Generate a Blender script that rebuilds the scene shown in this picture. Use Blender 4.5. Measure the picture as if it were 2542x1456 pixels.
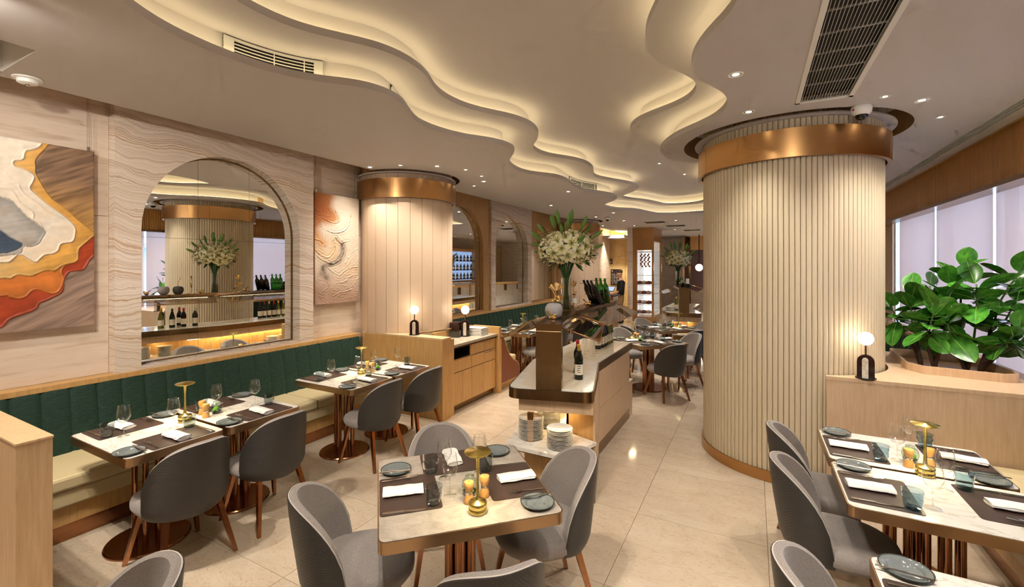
import bpy, bmesh, math, random
import numpy as np
from mathutils import Vector, Matrix
from mathutils.geometry import delaunay_2d_cdt
random.seed(7)
scene = bpy.context.scene
for o in list(bpy.data.objects):
    bpy.data.objects.remove(o, do_unlink=True)
COL = scene.collection
PI = math.pi
def rad(a): return math.radians(a)

# ------------------------------------------------------------------ camera
cam = bpy.data.cameras.new('camera')
cam.lens = 36 * 1110 / 2542
cam.sensor_width = 36
cam.shift_y = -68 / 2542
cam.clip_start = 0.05
cam_o = bpy.data.objects.new('camera', cam)
cam_o.location = (0, 0, 1.92)
cam_o.rotation_euler = (rad(90), 0, rad(28.3))
COL.objects.link(cam_o)
scene.camera = cam_o

# ------------------------------------------------------------------ sky, sun-less overcast daylight, exposure
world = bpy.data.worlds.new('world'); scene.world = world
world.use_nodes = True
bg = world.node_tree.nodes['Background']
bg.inputs[0].default_value = (0.62, 0.76, 1.0, 1)
bg.inputs[1].default_value = 11.0
scene.view_settings.view_transform = 'Standard'
scene.view_settings.look = 'None'
scene.view_settings.gamma = 1
scene.view_settings.use_curve_mapping = False
scene.view_settings.exposure = 0.52
DOWN_W = 40.0        # watts of one large downlight
SMALL_W = 9.0
COVE = 5.2           # strength of the cove strips
scene.cycles.max_bounces = 5
scene.cycles.diffuse_bounces = 3
scene.cycles.glossy_bounces = 3
scene.cycles.transparent_max_bounces = 12
scene.cycles.light_sampling_threshold = 0.04
scene.cycles.use_adaptive_sampling = True
scene.cycles.adaptive_threshold = 0.12
scene.cycles.adaptive_min_samples = 12
scene.cycles.caustics_reflective = False
scene.cycles.caustics_refractive = False
scene.cycles.sample_clamp_indirect = 6.0
scene.cycles.use_denoising = True

# ------------------------------------------------------------------ materials
def srgb(r, g, b):
    f = lambda v: (v/255/12.92) if v/255 <= .04045 else ((v/255+.055)/1.055)**2.4
    return (f(r), f(g), f(b), 1)
MATS = {}
class N:
    """tiny node helper"""
    def __init__(s, name):
        m = bpy.data.materials.new(name); m.use_nodes = True
        s.m = m; s.t = m.node_tree; s.b = s.t.nodes['Principled BSDF']; s.out = s.t.nodes['Material Output']
        MATS[name] = m
    def n(s, typ, **kw):
        nd = s.t.nodes.new(typ)
        for k, v in kw.items():
            if k.startswith('i_'):
                key = k[2:]
                key = int(key) if key.isdigit() else key.replace('_', ' ')
                nd.inputs[key].default_value = v
            else: setattr(nd, k, v)
        return nd
    def l(s, a, b): s.t.links.new(a, b)
    def coord(s, scale=(1, 1, 1), which='Object', rot=(0, 0, 0)):
        tc = s.n('ShaderNodeTexCoord'); mp = s.n('ShaderNodeMapping')
        mp.inputs['Scale'].default_value = scale; mp.inputs['Rotation'].default_value = rot
        s.l(tc.outputs[which], mp.inputs[0]); return mp.outputs[0]
    def ramp(s, fac, stops):
        r = s.n('ShaderNodeValToRGB')
        while len(r.color_ramp.elements) < len(stops): r.color_ramp.elements.new(.5)
        for e, (p, c) in zip(r.color_ramp.elements, stops):
            e.position = p; e.color = c if len(c) == 4 else (*c, 1)
        s.l(fac, r.inputs[0]); return r.outputs[0]
    def noise(s, vec, scale, detail=4, rough=.55, dist=0):
        n = s.n('ShaderNodeTexNoise', i_Scale=scale, i_Detail=detail, i_Roughness=rough, i_Distortion=dist)
        s.l(vec, n.inputs['Vector']); return n.outputs[0]
    def bump(s, h, strength=.2, dist=.01):
        b = s.n('ShaderNodeBump', i_Strength=strength, i_Distance=dist)
        s.l(h, b.inputs['Height']); s.l(b.outputs[0], s.b.inputs['Normal'])
    def set(s, **kw):
        for k, v in kw.items(): s.b.inputs[k.replace('_', ' ')].default_value = v
        return s
    def rnd(s, col, amount=.08):
        """vary lightness a little per object"""
        oi = s.n('ShaderNodeObjectInfo')
        mr = s.n('ShaderNodeMapRange'); mr.inputs[3].default_value = 1-amount; mr.inputs[4].default_value = 1+amount
        s.l(oi.outputs['Random'], mr.inputs[0])
        mx = s.n('ShaderNodeMix', data_type='RGBA', blend_type='MULTIPLY'); mx.inputs[0].default_value = 1
        s.l(col, mx.inputs[6]); s.l(mr.outputs[0], mx.inputs[7]); return mx.outputs[2]

def plain(name, col, rough=.5, metal=0, **kw):
    n = N(name); n.set(Base_Color=col, Roughness=rough, Metallic=metal, **kw); return n.m
def metal(name, col, rough=.28, streak=(2, 2, 60), amt=.25):
    n = N(name); n.set(Metallic=1.0)
    v = n.coord(streak); f = n.noise(v, 3, 3)
    d = tuple(c*(1-amt) for c in col[:3]); h = tuple(min(1, c*(1+amt)) for c in col[:3])
    n.l(n.ramp(f, [(.3, d), (.7, h)]), n.b.inputs['Base Color'])
    mr = n.n('ShaderNodeMapRange'); mr.inputs[3].default_value = rough*.96; mr.inputs[4].default_value = rough*1.04
    n.l(f, mr.inputs[0]); n.l(mr.outputs[0], n.b.inputs['Roughness']); return n.m
def wood(name, a, b, grain=(14, 14, 1.1), rough=.42, fine=True):
    n = N(name); n.set(Roughness=rough)
    v = n.coord(grain); f = n.noise(v, 3.2, 6, .62, .4)
    n.l(n.rnd(n.ramp(f, [(.25, a), (.75, b)]), .05), n.b.inputs['Base Color'])
    f2 = n.noise(n.coord(tuple(g*5 for g in grain)), 6, 2); n.bump(f2, .05, .004); return n.m
def glass(name, tint=(1, 1, 1, 1), gloss=.9, rough=0.0, base=.04, ior=1.5):
    n = N(name); t = n.t; t.nodes.remove(n.b)
    tr = n.n('ShaderNodeBsdfTransparent'); tr.inputs[0].default_value = tint
    gl = n.n('ShaderNodeBsdfGlossy'); gl.inputs['Roughness'].default_value = rough; gl.inputs[0].default_value = (gloss, gloss, gloss, 1)
    fr = n.n('ShaderNodeLayerWeight'); fr.inputs[0].default_value = .5
    pw = n.n('ShaderNodeMath', operation='POWER'); pw.inputs[1].default_value = 3.0; n.l(fr.outputs['Facing'], pw.inputs[0])
    ad = n.n('ShaderNodeMath', operation='MULTIPLY_ADD', use_clamp=True); ad.inputs[1].default_value = 1.0; ad.inputs[2].default_value = base
    n.l(pw.outputs[0], ad.inputs[0])
    mx = n.n('ShaderNodeMixShader'); n.l(ad.outputs[0], mx.inputs[0]); n.l(tr.outputs[0], mx.inputs[1]); n.l(gl.outputs[0], mx.inputs[2])
    n.l(mx.outputs[0], n.out.inputs[0]); return n.m
def emit(name, col, s):
    n = N(name); n.set(Base_Color=(0, 0, 0, 1), Emission_Color=col, Emission_Strength=s); return n.m

plain('ceiling_paint', srgb(198, 192, 190), .75)
plain('ceiling_paint_lit', srgb(222, 216, 210), .7)  # same ceiling paint, lightened so cove riser and ledge look lit
plain('white_plastic', srgb(236, 236, 232), .35)
plain('white_metal', srgb(226, 224, 218), .4)
plain('black', srgb(18, 17, 17), .45)
plain('black_gloss', srgb(14, 13, 14), .12)
plain('grille_dark', srgb(30, 29, 29), .8)
metal('bronze', (.52, .29, .12), .30, (2, 2, 60), .025)
metal('bronze_dark', (.30, .185, .09), .27, (50, 50, 1.5), .05)
metal('copper', (.34, .16, .08), .2, (3, 3, 20), .05)
metal('copper_leg', (.48, .23, .12), .2, (3, 3, 20), .08)
metal('table_bronze', (.50, .33, .19), .3, (3, 3, 60), .025)
metal('brass', (.74, .58, .17), .26, (3, 3, 40), .04)
metal('gold', (.83, .58, .24), .2, (3, 3, 10), .08)
metal('steel', (.62, .60, .58), .16, (3, 3, 10), .08)
plain('chrome', (.75, .75, .75, 1), .06, 1)
wood('wood_ash', srgb(196, 160, 117), srgb(222, 190, 148))
wood('wood_gold', srgb(186, 142, 84), srgb(212, 170, 110))
wood('wood_panel', srgb(181, 136, 84), srgb(203, 160, 106))
wood('wood_pale', srgb(196, 163, 128), srgb(219, 189, 154))
wood('wood_soffit', srgb(190, 130, 72), srgb(216, 162, 98))
wood('wood_mill', srgb(178, 126, 66), srgb(204, 158, 96), (40, 40, 8), .4)
wood('bark', srgb(52, 36, 28), srgb(98, 74, 58), (30, 30, 6), .8)
wood('leather_brown', srgb(118, 62, 34), srgb(136, 74, 42), (6, 6, 6), .45)

n = N('stone_wall')           # cream limestone with faint sloping streaks
v = n.coord((1.0, 1.0, 9.0), rot=(rad(4), 0, 0)); f = n.noise(v, 2.2, 7, .6, .5)
base = n.ramp(f, [(.28, srgb(196, 172, 148)), (.45, srgb(222, 203, 182)), (.7, srgb(230, 214, 197))])
f2 = n.noise(n.coord((3, 3, 70), rot=(rad(4), 0, 0)), 2.5, 3, .7)
dk = n.ramp(f2, [(.26, srgb(176, 146, 118)), (.36, (1, 1, 1))])
mx = n.n('ShaderNodeMix', data_type='RGBA', blend_type='MULTIPLY'); mx.inputs[0].default_value = .35
n.l(base, mx.inputs[6]); n.l(dk, mx.inputs[7]); n.l(n.rnd(mx.outputs[2], .03), n.b.inputs['Base Color']); n.set(Roughness=.5)

n = N('onyx')                 # banded onyx slab, wavy layers
w = n.noise(n.coord((1, 1.0, 1.2)), 1.3, 6, .5)
cmb = n.n('ShaderNodeCombineXYZ')
sp = n.n('ShaderNodeSeparateXYZ'); n.l(n.coord((1, 1, 1)), sp.inputs[0])
ad = n.n('ShaderNodeMath', operation='MULTIPLY_ADD'); ad.inputs[1].default_value = .42; n.l(w, ad.inputs[0]); n.l(sp.outputs[2], ad.inputs[2])
m2 = n.n('ShaderNodeMath', operation='MULTIPLY_ADD'); m2.inputs[1].default_value = .10; n.l(sp.outputs[1], m2.inputs[0]); n.l(ad.outputs[0], m2.inputs[2])
n.l(m2.outputs[0], cmb.inputs[2])
b1 = n.noise(cmb.outputs[0], 15, 9, .75)
col = n.ramp(b1, [(.37, srgb(150, 112, 78)), (.42, srgb(198, 166, 134)), (.46, srgb(226, 210, 192)), (.505, srgb(232, 220, 206)), (.525, srgb(172, 134, 98)), (.54, srgb(226, 210, 192)), (.62, srgb(236, 226, 214)), (.66, srgb(200, 172, 140))])
n.l(col, n.b.inputs['Base Color']); n.set(Roughness=.22)

def marble(name, a, b, vein, scale=1.0, rough=.12, speck=0):
    n = N(name); n.set(Roughness=rough)
    v = n.coord((scale, scale, scale), rot=(0, 0, rad(30)))
    f = n.noise(v, 2.5, 8, .62, 1.4)
    base = n.ramp(f, [(.3, a), (.7, b)])
    v2 = n.noise(n.coord((scale*.6, scale*2.2, scale), rot=(0, 0, rad(35))), 2.3, 6, .62, .8)
    ve = n.ramp(v2, [(.485, (1, 1, 1)), (.503, vein), (.52, (1, 1, 1))])
    mx = n.n('ShaderNodeMix', data_type='RGBA', blend_type='MULTIPLY'); mx.inputs[0].default_value = .55
    n.l(base, mx.inputs[6]); n.l(ve, mx.inputs[7]); c = mx.outputs[2]
    if speck:
        s2 = n.noise(n.coord((7, 20, 7), rot=(0, 0, rad(20))), 4.5, 8, .8, .3)
        sc = n.ramp(s2, [(.34, srgb(128, 100, 74)), (.43, (1, 1, 1))])
        m3 = n.n('ShaderNodeMix', data_type='RGBA', blend_type='MULTIPLY'); m3.inputs[0].default_value = speck
        n.l(c, m3.inputs[6]); n.l(sc, m3.inputs[7]); c = m3.outputs[2]
    n.l(n.rnd(c, .03), n.b.inputs['Base Color']); return n.m
marble('marble_white', srgb(226, 219, 208), srgb(240, 235, 227), srgb(184, 166, 142), 1.6)
marble('marble_cream', srgb(220, 208, 186), srgb(233, 224, 206), srgb(190, 164, 130), 1.4)
marble('marble_grey', srgb(152, 142, 130), srgb(186, 176, 163), srgb(214, 206, 196), 3.2, .3)
marble('marble_dark', srgb(34, 20, 18), srgb(64, 34, 30), srgb(60, 30, 26), 5, .1)
marble('floor_stone', srgb(196, 175, 150), srgb(215, 198, 175), srgb(236, 228, 216), .9, .10, .9)
marble('counter_stone', srgb(178, 164, 142), srgb(200, 188, 166), srgb(150, 136, 116), 2, .25)
plain('grout', srgb(150, 128, 102), .7)
marble('lobby_stone', srgb(214, 178, 116), srgb(230, 200, 142), srgb(236, 214, 170), 1.2, .3)
plain('inlay_cream', srgb(233, 222, 200), .1)

n = N('velvet')               # green slub velvet
f = n.noise(n.coord((7, 7, 60)), 4, 6, .78)
n.l(n.ramp(f, [(.32, srgb(6, 22, 16)), (.52, srgb(13, 48, 37)), (.66, srgb(30, 74, 50)), (.74, srgb(74, 104, 52))]), n.b.inputs['Base Color'])
n.set(Roughness=.75, Sheen_Weight=.3, Sheen_Roughness=.4, Sheen_Tint=srgb(120, 190, 150)); n.bump(f, .12, .004)

n = N('fabric_grey')
f = n.noise(n.coord((190, 190, 190)), 2, 3, .7); f1 = n.noise(n.coord((14, 14, 14)), 2, 3)
n.l(n.ramp(f, [(.32, srgb(112, 103, 98)), (.68, srgb(168, 158, 151))]), n.b.inputs['Base Color'])
n.set(Roughness=.85, Sheen_Weight=.25); n.bump(f, .2, .002)
plain('piping_grey', srgb(188, 178, 170), .7)

n = N('quilt_dark')           # quilted dark leatherette on the outside of the chairs
tc = n.n('ShaderNodeTexCoord'); mp = n.n('ShaderNodeMapping'); mp.inputs['Scale'].default_value = (62, 40, 1); mp.inputs['Rotation'].default_value = (0, 0, rad(45))
n.l(tc.outputs['UV'], mp.inputs[0])
br = n.n('ShaderNodeTexBrick', offset=0.0); br.inputs['Mortar Size'].default_value = .09; br.inputs['Mortar Smooth'].default_value = .8
br.inputs['Scale'].default_value = 1; br.inputs['Brick Width'].default_value = 1; br.inputs['Row Height'].default_value = 1
n.l(mp.outputs[0], br.inputs[0]); n.bump(br.outputs['Fac'], .6, .004)
n.t.nodes[-1].invert = True
n.l(n.ramp(br.outputs['Fac'], [(.0, srgb(60, 56, 53)), (1.0, srgb(30, 28, 27))]), n.b.inputs['Base Color'])
n.set(Base_Color=srgb(52, 49, 47), Roughness=.42)
n = N('quilt_navy'); n.set(Base_Color=srgb(36, 43, 58), Roughness=.45)

n = N('leather_cream'); n.set(Base_Color=srgb(214, 196, 152), Roughness=.42); n.bump(n.noise(n.coord((60, 60, 60)), 4, 4), .06, .003)
n = N('mat_brown'); n.set(Base_Color=srgb(70, 53, 46), Roughness=.42); n.bump(n.noise(n.coord((90, 90, 90)), 5, 3), .12, .002)
n = N('linen'); n.set(Base_Color=srgb(238, 235, 230), Roughness=.85); n.bump(n.noise(n.coord((120, 120, 120)), 4, 3), .08, .002)
plain('china_white', srgb(242, 238, 226), .14)
plain('china_grey', srgb(116, 122, 121), .08)
plain('china_rim', srgb(58, 62, 62), .08)
plain('slat_grey', srgb(176, 174, 170), .5)
plain('mirror', (.93, .94, .92, 1), .0, 1)
plain('seam_dark', srgb(60, 52, 44), .3)
glass('clear_glass', (.975, .98, .975, 1), 1.0, 0, .085)
glass('smoke_glass', (.60, .66, .67, 1), .95, .02, .06)
glass('blue_glass', (.52, .66, .74, 1), .95, .02, .06)
glass('jar_glass', (.80, .88, .82, 1), .95, 0, .05)
glass('guard_glass', (.93, .88, .82, 1), .9, 0, .05)
glass('window_glass', (.94, .97, 1, 1), .9, 0, .02)
glass('bottle_green', (.16, .42, .12, 1), .95, 0, .06)
plain('bottle_dark', srgb(20, 26, 14), .06)
plain('bottle_black', srgb(16, 14, 16), .06)
plain('bottle_olive', srgb(104, 104, 30), .06)
plain('bottle_clear', srgb(176, 160, 120), .08)
plain('bottle_amber', srgb(126, 60, 20), .08)
plain('bottle_blue', srgb(60, 90, 140), .08)
plain('label_cream', srgb(232, 224, 204), .6)
plain('foil_red', srgb(176, 22, 26), .35)
plain('foil_gold', srgb(206, 164, 60), .35)
plain('foil_cream', srgb(220, 204, 160), .4)
plain('foil_dark', srgb(60, 56, 50), .4)
plain('ink', srgb(46, 42, 40), .6)
plain('moss', srgb(120, 176, 60), .7)
plain('soil', srgb(40, 32, 26), .9)
emit('gantry_strip', (1, .86, .62, 1), 9)
n = N('leaf_green')
tc = n.coord((5, 9, 5)); f = n.noise(tc, 3, 3)
n.l(n.rnd(n.ramp(f, [(.3, srgb(34, 90, 30)), (.7, srgb(84, 148, 48))]), .45), n.b.inputs['Base Color'])
n.set(Roughness=.2, Subsurface_Weight=0.0)
plain('leaf_back', srgb(120, 140, 58), .5)
plain('leaf_rib', srgb(150, 176, 84), .4)
plain('stem_green', srgb(74, 104, 44), .5)
plain('lily_leaf', srgb(34, 84, 34), .4)
n = N('lily_petal'); vl = n.n('ShaderNodeVectorMath', operation='LENGTH'); n.l(n.coord((8, 8, 8)), vl.inputs[0])
n.l(n.ramp(vl.outputs['Value'], [(.05, srgb(150, 164, 80)), (.28, srgb(226, 220, 168)), (.6, srgb(244, 240, 224))]), n.b.inputs['Base Color']); n.set(Roughness=.55)
plain('lily_bud', srgb(96, 140, 58), .4)
plain('stamen', srgb(150, 120, 50), .6)
plain('apple_grey', srgb(176, 172, 172), .8)
plain('apple_dark', srgb(74, 72, 74), .7)
plain('screen', srgb(120, 136, 160), .2, Emission_Color=srgb(150, 170, 210), Emission_Strength=.8)
plain('paper', srgb(226, 222, 214), .7)
plain('sign_dark', srgb(40, 28, 24), .4)
plain('sign_white', srgb(240, 238, 232), .5)
plain('skin', srgb(214, 160, 128), .55)
plain('cloth_black', srgb(30, 30, 34), .85)
plain('cloth_tan', srgb(150, 118, 76), .85)
plain('hair', srgb(84, 62, 44), .7)
plain('mauve', srgb(120, 92, 92), .6)
plain('meat', srgb(150, 70, 54), .4)
plain('meat_pale', srgb(214, 176, 150), .5)
plain('onion', srgb(196, 128, 96), .4)
plain('facade', srgb(216, 226, 240), .8)
plain('facade_dark', srgb(150, 170, 200), .6)
plain('pavement', srgb(170, 178, 188), .9)
n = N('blind')                # roller blind cloth, lets daylight through
n.t.nodes.remove(n.b)
d = n.n('ShaderNodeBsdfDiffuse'); d.inputs[0].default_value = srgb(214, 196, 188)
tl = n.n('ShaderNodeBsdfTranslucent'); tl.inputs[0].default_value = srgb(232, 204, 188)
a1 = n.n('ShaderNodeMixShader'); a1.inputs[0].default_value = .42; n.l(d.outputs[0], a1.inputs[1]); n.l(tl.outputs[0], a1.inputs[2])
tp = n.n('ShaderNodeBsdfTransparent'); a2 = n.n('ShaderNodeMixShader'); a2.inputs[0].default_value = .12
n.l(a1.outputs[0], a2.inputs[1]); n.l(tp.outputs[0], a2.inputs[2]); n.l(a2.outputs[0], n.out.inputs[0])
emit('globe_light', (1, .84, .62, 1), 12)
emit('down_glow', (1, .88, .68, 1), 28)
emit('cove_strip', (1, .80, .44, 1), COVE)
emit('lamp_glow', (1, .82, .48, 1), 72)
emit('niche_strip', (1, .74, .36, 1), 16)
emit('case_light', (1, .88, .76, 1), 1.1)
emit('bar_light', (.42, .60, 1, 1), .55)
emit('stem_glow', (1, .70, .16, 1), 1.6)
n = N('paint_art'); at = n.n('ShaderNodeVertexColor', layer_name='Col'); n.l(at.outputs[0], n.b.inputs['Base Color']); n.set(Roughness=.55)

# ------------------------------------------------------------------ mesh helpers
class MB:
    def __init__(s): s.v = []; s.f = []; s.uv = None
    def add(s, vs, fs):
        k = len(s.v); s.v += [tuple(p) for p in vs]; s.f += [tuple(i+k for i in q) for q in fs]; return s
    def box(s, x0, x1, y0, y1, z0, z1):
        return s.add([(x0,y0,z0),(x1,y0,z0),(x1,y1,z0),(x0,y1,z0),(x0,y0,z1),(x1,y0,z1),(x1,y1,z1),(x0,y1,z1)],
                     [(0,3,2,1),(4,5,6,7),(0,1,5,4),(1,2,6,5),(2,3,7,6),(3,0,4,7)])
    def cbox(s, c, d, rz=0):
        """box of size d centred on c, turned by rz"""
        k = len(s.v); s.box(-d[0]/2, d[0]/2, -d[1]/2, d[1]/2, -d[2]/2, d[2]/2)
        ca, sa = math.cos(rz), math.sin(rz)
        for i in range(k, len(s.v)):
            x, y, z = s.v[i]; s.v[i] = (c[0]+x*ca-y*sa, c[1]+x*sa+y*ca, c[2]+z)
        return s
    def lathe(s, prof, seg=20, c=(0, 0, 0), sx=1, sy=1, cap=True):
        k = []
        for r, z in prof:
            k.append([(c[0]+r*sx*math.cos(2*PI*i/seg), c[1]+r*sy*math.sin(2*PI*i/seg), c[2]+z) for i in range(seg)])
        vs = [p for ring in k for p in ring]; fs = []
        for j in range(len(prof)-1):
            for i in range(seg):
                a = j*seg+i; b = j*seg+(i+1) % seg; fs.append((a, b, b+seg, a+seg))
        if cap:
            if prof[0][0] > 1e-5: fs.append(tuple(range(seg-1, -1, -1)))
            if prof[-1][0] > 1e-5: fs.append(tuple(range((len(prof)-1)*seg, len(prof)*seg)))
        return s.add(vs, fs)
    def cyl(s, c, r, z0, z1, seg=16): return s.lathe([(r, z0), (r, z1)], seg, (c[0], c[1], 0))
    def tube(s, pts, r, seg=8, cap=True):
        """round tube along points; r a number or one radius for each point"""
        pts = [Vector(p) for p in pts]; rs = r if isinstance(r, (list, tuple)) else [r]*len(pts)
        t0 = (pts[1]-pts[0]).normalized(); up = Vector((0, 0, 1)) if abs(t0.z) < .9 else Vector((1, 0, 0))
        nrm = t0.cross(up).normalized(); vs = []
        for i, p in enumerate(pts):
            t = (pts[min(i+1, len(pts)-1)]-pts[max(i-1, 0)]).normalized()
            nrm = (nrm - t*nrm.dot(t)).normalized(); bn = t.cross(nrm)
            for j in range(seg):
                a = 2*PI*j/seg; vs.append(p+(nrm*math.cos(a)+bn*math.sin(a))*rs[i])
        fs = []
        for i in range(len(pts)-1):
            for j in range(seg):
                a = i*seg+j; b = i*seg+(j+1) % seg; fs.append((a, b, b+seg, a+seg))
        if cap: fs += [tuple(range(seg-1, -1, -1)), tuple(range((len(pts)-1)*seg, len(pts)*seg))]
        return s.add(vs, fs)
    def prism(s, poly, z0, z1):
        n = len(poly)
        a = sum(poly[i][0]*poly[(i+1) % n][1]-poly[(i+1) % n][0]*poly[i][1] for i in range(n))
        if a < 0: poly = poly[::-1]
        return s.add([(x, y, z0) for x, y in poly]+[(x, y, z1) for x, y in poly],
                     [tuple(range(n-1, -1, -1)), tuple(range(n, 2*n))]+[(i, (i+1) % n, (i+1) % n+n, i+n) for i in range(n)])
    def grid(s, rows, close=False):
        """rows of points, all of one length"""
        m = len(rows[0]); vs = [p for r in rows for p in r]; fs = []
        for i in range(len(rows)-1):
            for j in range(m if close else m-1):
                a = i*m+j; b = i*m+(j+1) % m; fs.append((a, b, b+m, a+m))
        return s.add(vs, fs)
    def mesh(s, name, mat, smooth=False):
        me = bpy.data.meshes.new(name); me.from_pydata(s.v, [], s.f)
        if mat: me.materials.append(MATS[mat])
        if smooth: me.polygons.foreach_set('use_smooth', [True]*len(me.polygons))
        me.update(); return me
    def build(s, name, mat, parent=None, smooth=False, bevel=0, loc=None, auto=None, sub=0):
        me = s.mesh(name, mat, smooth or auto is not None)
        if auto is not None: me.set_sharp_from_angle(angle=rad(auto))
        return link(name, me, parent, loc, bevel, sub)
def link(name, me, parent=None, loc=None, bevel=0, sub=0, rz=None):
    o = bpy.data.objects.new(name, me); COL.objects.link(o)
    if parent: o.parent = parent
    if loc is not None: o.location = loc
    if rz is not None: o.rotation_euler = (0, 0, rz)
    if bevel:
        m = o.modifiers.new('bevel', 'BEVEL'); m.width = bevel; m.segments = 2; m.limit_method = 'ANGLE'; m.angle_limit = rad(50)
    if sub:
        m = o.modifiers.new('sub', 'SUBSURF'); m.levels = sub; m.render_levels = sub
    return o
def tag(o, label=None, cat=None, group=None, kind=None):
    if label: o['label'] = label
    if cat: o['category'] = cat
    if group: o['group'] = group
    if kind: o['kind'] = kind
    return o
def thing(name, label, cat, loc=(0, 0, 0), rz=0, group=None):
    o = bpy.data.objects.new(name, None); COL.objects.link(o); o.empty_display_size = .1
    o.location = loc; o.rotation_euler = (0, 0, rz); return tag(o, label, cat, group)
def struct(name, mb, mat, **kw):
    return tag(mb.build(name, mat, **kw), kind='structure')
def copy_tree(o, parent=None):
    c = o.copy(); COL.objects.link(c); c.parent = parent
    for ch in list(o.children): copy_tree(ch, c)
    return c
def dup(o, loc, rz=None, label=None, group=None):
    c = copy_tree(o); c.location = loc
    if rz is not None: c.rotation_euler = (0, 0, rz)
    if label: c['label'] = label
    if group: c['group'] = group
    return c
_first = {}
def place(key, maker, loc, rz, label, group=None):
    """the first of a kind is built, later ones are copies with labels of their own"""
    if key not in _first:
        o = maker(); _first[key] = o
        o.location = loc; o.rotation_euler = (0, 0, rz); o['label'] = label
        if group: o['group'] = group
        return o
    return dup(_first[key], loc, rz, label, group)

def catmull(pts, step=.07, closed=True):
    p = [np.array(q, float) for q in pts]; n = len(p); out = []
    for i in range(n if closed else n-1):
        g = lambda k: p[k % n] if closed else p[min(max(k, 0), n-1)]
        a, b, c, d = g(i-1), g(i), g(i+1), g(i+2)
        k = max(1, int(np.linalg.norm(c-b)/step))
        for j in range(k):
            t = j/k
            out.append(.5*((2*b)+(-a+c)*t+(2*a-5*b+4*c-d)*t*t+(-a+3*b-3*c+d)*t**3))
    if not closed: out.append(p[-1])
    return np.array(out)
def resample(q, step):
    q = np.vstack([q, q[:1]]); L = np.r_[0, np.cumsum(np.linalg.norm(np.diff(q, axis=0), axis=1))]
    n = int(L[-1]/step); s = np.linspace(0, L[-1], n, endpoint=False)
    return np.c_[np.interp(s, L, q[:, 0]), np.interp(s, L, q[:, 1])]
def smooth_closed(q, it=3):
    for _ in range(it): q = .25*np.roll(q, 1, 0)+.5*q+.25*np.roll(q, -1, 0)
    return q
def area2(q): return float(np.sum(q[:, 0]*np.roll(q[:, 1], -1)-np.roll(q[:, 0], -1)*q[:, 1]))
def offset(q, d):
    """move a closed curve outwards by d"""
    t = np.roll(q, -1, 0)-np.roll(q, 1, 0); t /= np.linalg.norm(t, axis=1)[:, None]+1e-9
    nr = np.c_[t[:, 1], -t[:, 0]]
    if area2(q) < 0: nr = -nr
    return smooth_closed(q+nr*d, 2)
def inside(x, y, poly):
    r = False; n = len(poly); j = n-1
    for i in range(n):
        xi, yi = poly[i]; xj, yj = poly[j]
        if (yi > y) != (yj > y) and x < (xj-xi)*(y-yi)/(yj-yi)+xi: r = not r
        j = i
    return r
def sheet(outer, holes, z, up=False):
    """flat face with holes"""
    vs = []; es = []
    for lp in [outer]+holes:
        k = len(vs); vs += [Vector((float(p[0]), float(p[1]))) for p in lp]; es += [(k+i, k+(i+1) % len(lp)) for i in range(len(lp))]
    r = delaunay_2d_cdt(vs, es, [], 0, 1e-6)
    ov, of = r[0], r[2]; fs = []
    ol = [tuple(map(float, p)) for p in outer]; hl = [[tuple(map(float, p)) for p in h] for h in holes]
    for f in of:
        cx = sum(ov[i].x for i in f)/3; cy = sum(ov[i].y for i in f)/3
        if inside(cx, cy, ol) and not any(inside(cx, cy, h) for h in hl):
            a, b, c = [ov[i] for i in f[:3]]
            ccw = (b.x-a.x)*(c.y-a.y)-(b.y-a.y)*(c.x-a.x) > 0
            f = tuple(f); fs.append(f if ccw == up else f[::-1])
    return MB().add([(p.x, p.y, z) for p in ov], fs)
def band(q, z0, z1, flip=False):
    """upright strip along a closed curve"""
    n = len(q); m = MB(); vs = [(x, y, z0) for x, y in q]+[(x, y, z1) for x, y in q]
    fs = [(i, (i+1) % n, (i+1) % n+n, i+n) for i in range(n)]
    return m.add(vs, [f[::-1] for f in fs] if flip else fs)
def ring(qa, qb, z):
    n = len(qa); return MB().add([(x, y, z) for x, y in qa]+[(x, y, z) for x, y in qb], [(i, (i+1) % n, (i+1) % n+n, i+n) for i in range(n)])
def circle(c, r, n=72, a0=0, a1=2*PI):
    return [(c[0]+r*math.cos(a0+(a1-a0)*i/n), c[1]+r*math.sin(a0+(a1-a0)*i/n)) for i in range(n if abs(a1-a0-2*PI) < 1e-6 else n+1)]
def rounded(poly, rs, n=6):
    """polygon with its corners rounded; rs one radius or a list"""
    out = []; m = len(poly)
    for i in range(m):
        p = Vector(poly[i]); a = Vector(poly[i-1])-p; b = Vector(poly[(i+1) % m])-p
        r = rs[i] if isinstance(rs, (list, tuple)) else rs
        if r <= 0: out.append(tuple(p)); continue
        la, lb = a.length, b.length; a.normalize(); b.normalize()
        ang = a.angle(b); d = min(r/math.tan(ang/2), la*.49, lb*.49)
        s, e = p+a*d, p+b*d
        for k in range(n+1):
            t = k/n; q = s*(1-t)**2+p*2*t*(1-t)+e*t*t; out.append((q.x, q.y))
    return out
def inset(poly, d):
    """shrink a polygon given counter-clockwise or clockwise, keeping corners"""
    m = len(poly); ar = sum(poly[i][0]*poly[(i+1) % m][1]-poly[(i+1) % m][0]*poly[i][1] for i in range(m)); sg = 1 if ar > 0 else -1
    out = []
    for i in range(m):
        p = Vector(poly[i]); e1 = (p-Vector(poly[i-1])).normalized(); e2 = (Vector(poly[(i+1) % m])-p).normalized()
        n1 = Vector((-e1.y, e1.x))*sg; n2 = Vector((-e2.y, e2.x))*sg
        b = n1+n2; b = b/max(.2, b.length); c = max(.3, b.dot(n1)); q = p+b*(d/c); out.append((q.x, q.y))
    return out

# ------------------------------------------------------------------ the room
ZC, Z2, Z3 = 3.2, 3.4, 3.6
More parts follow.
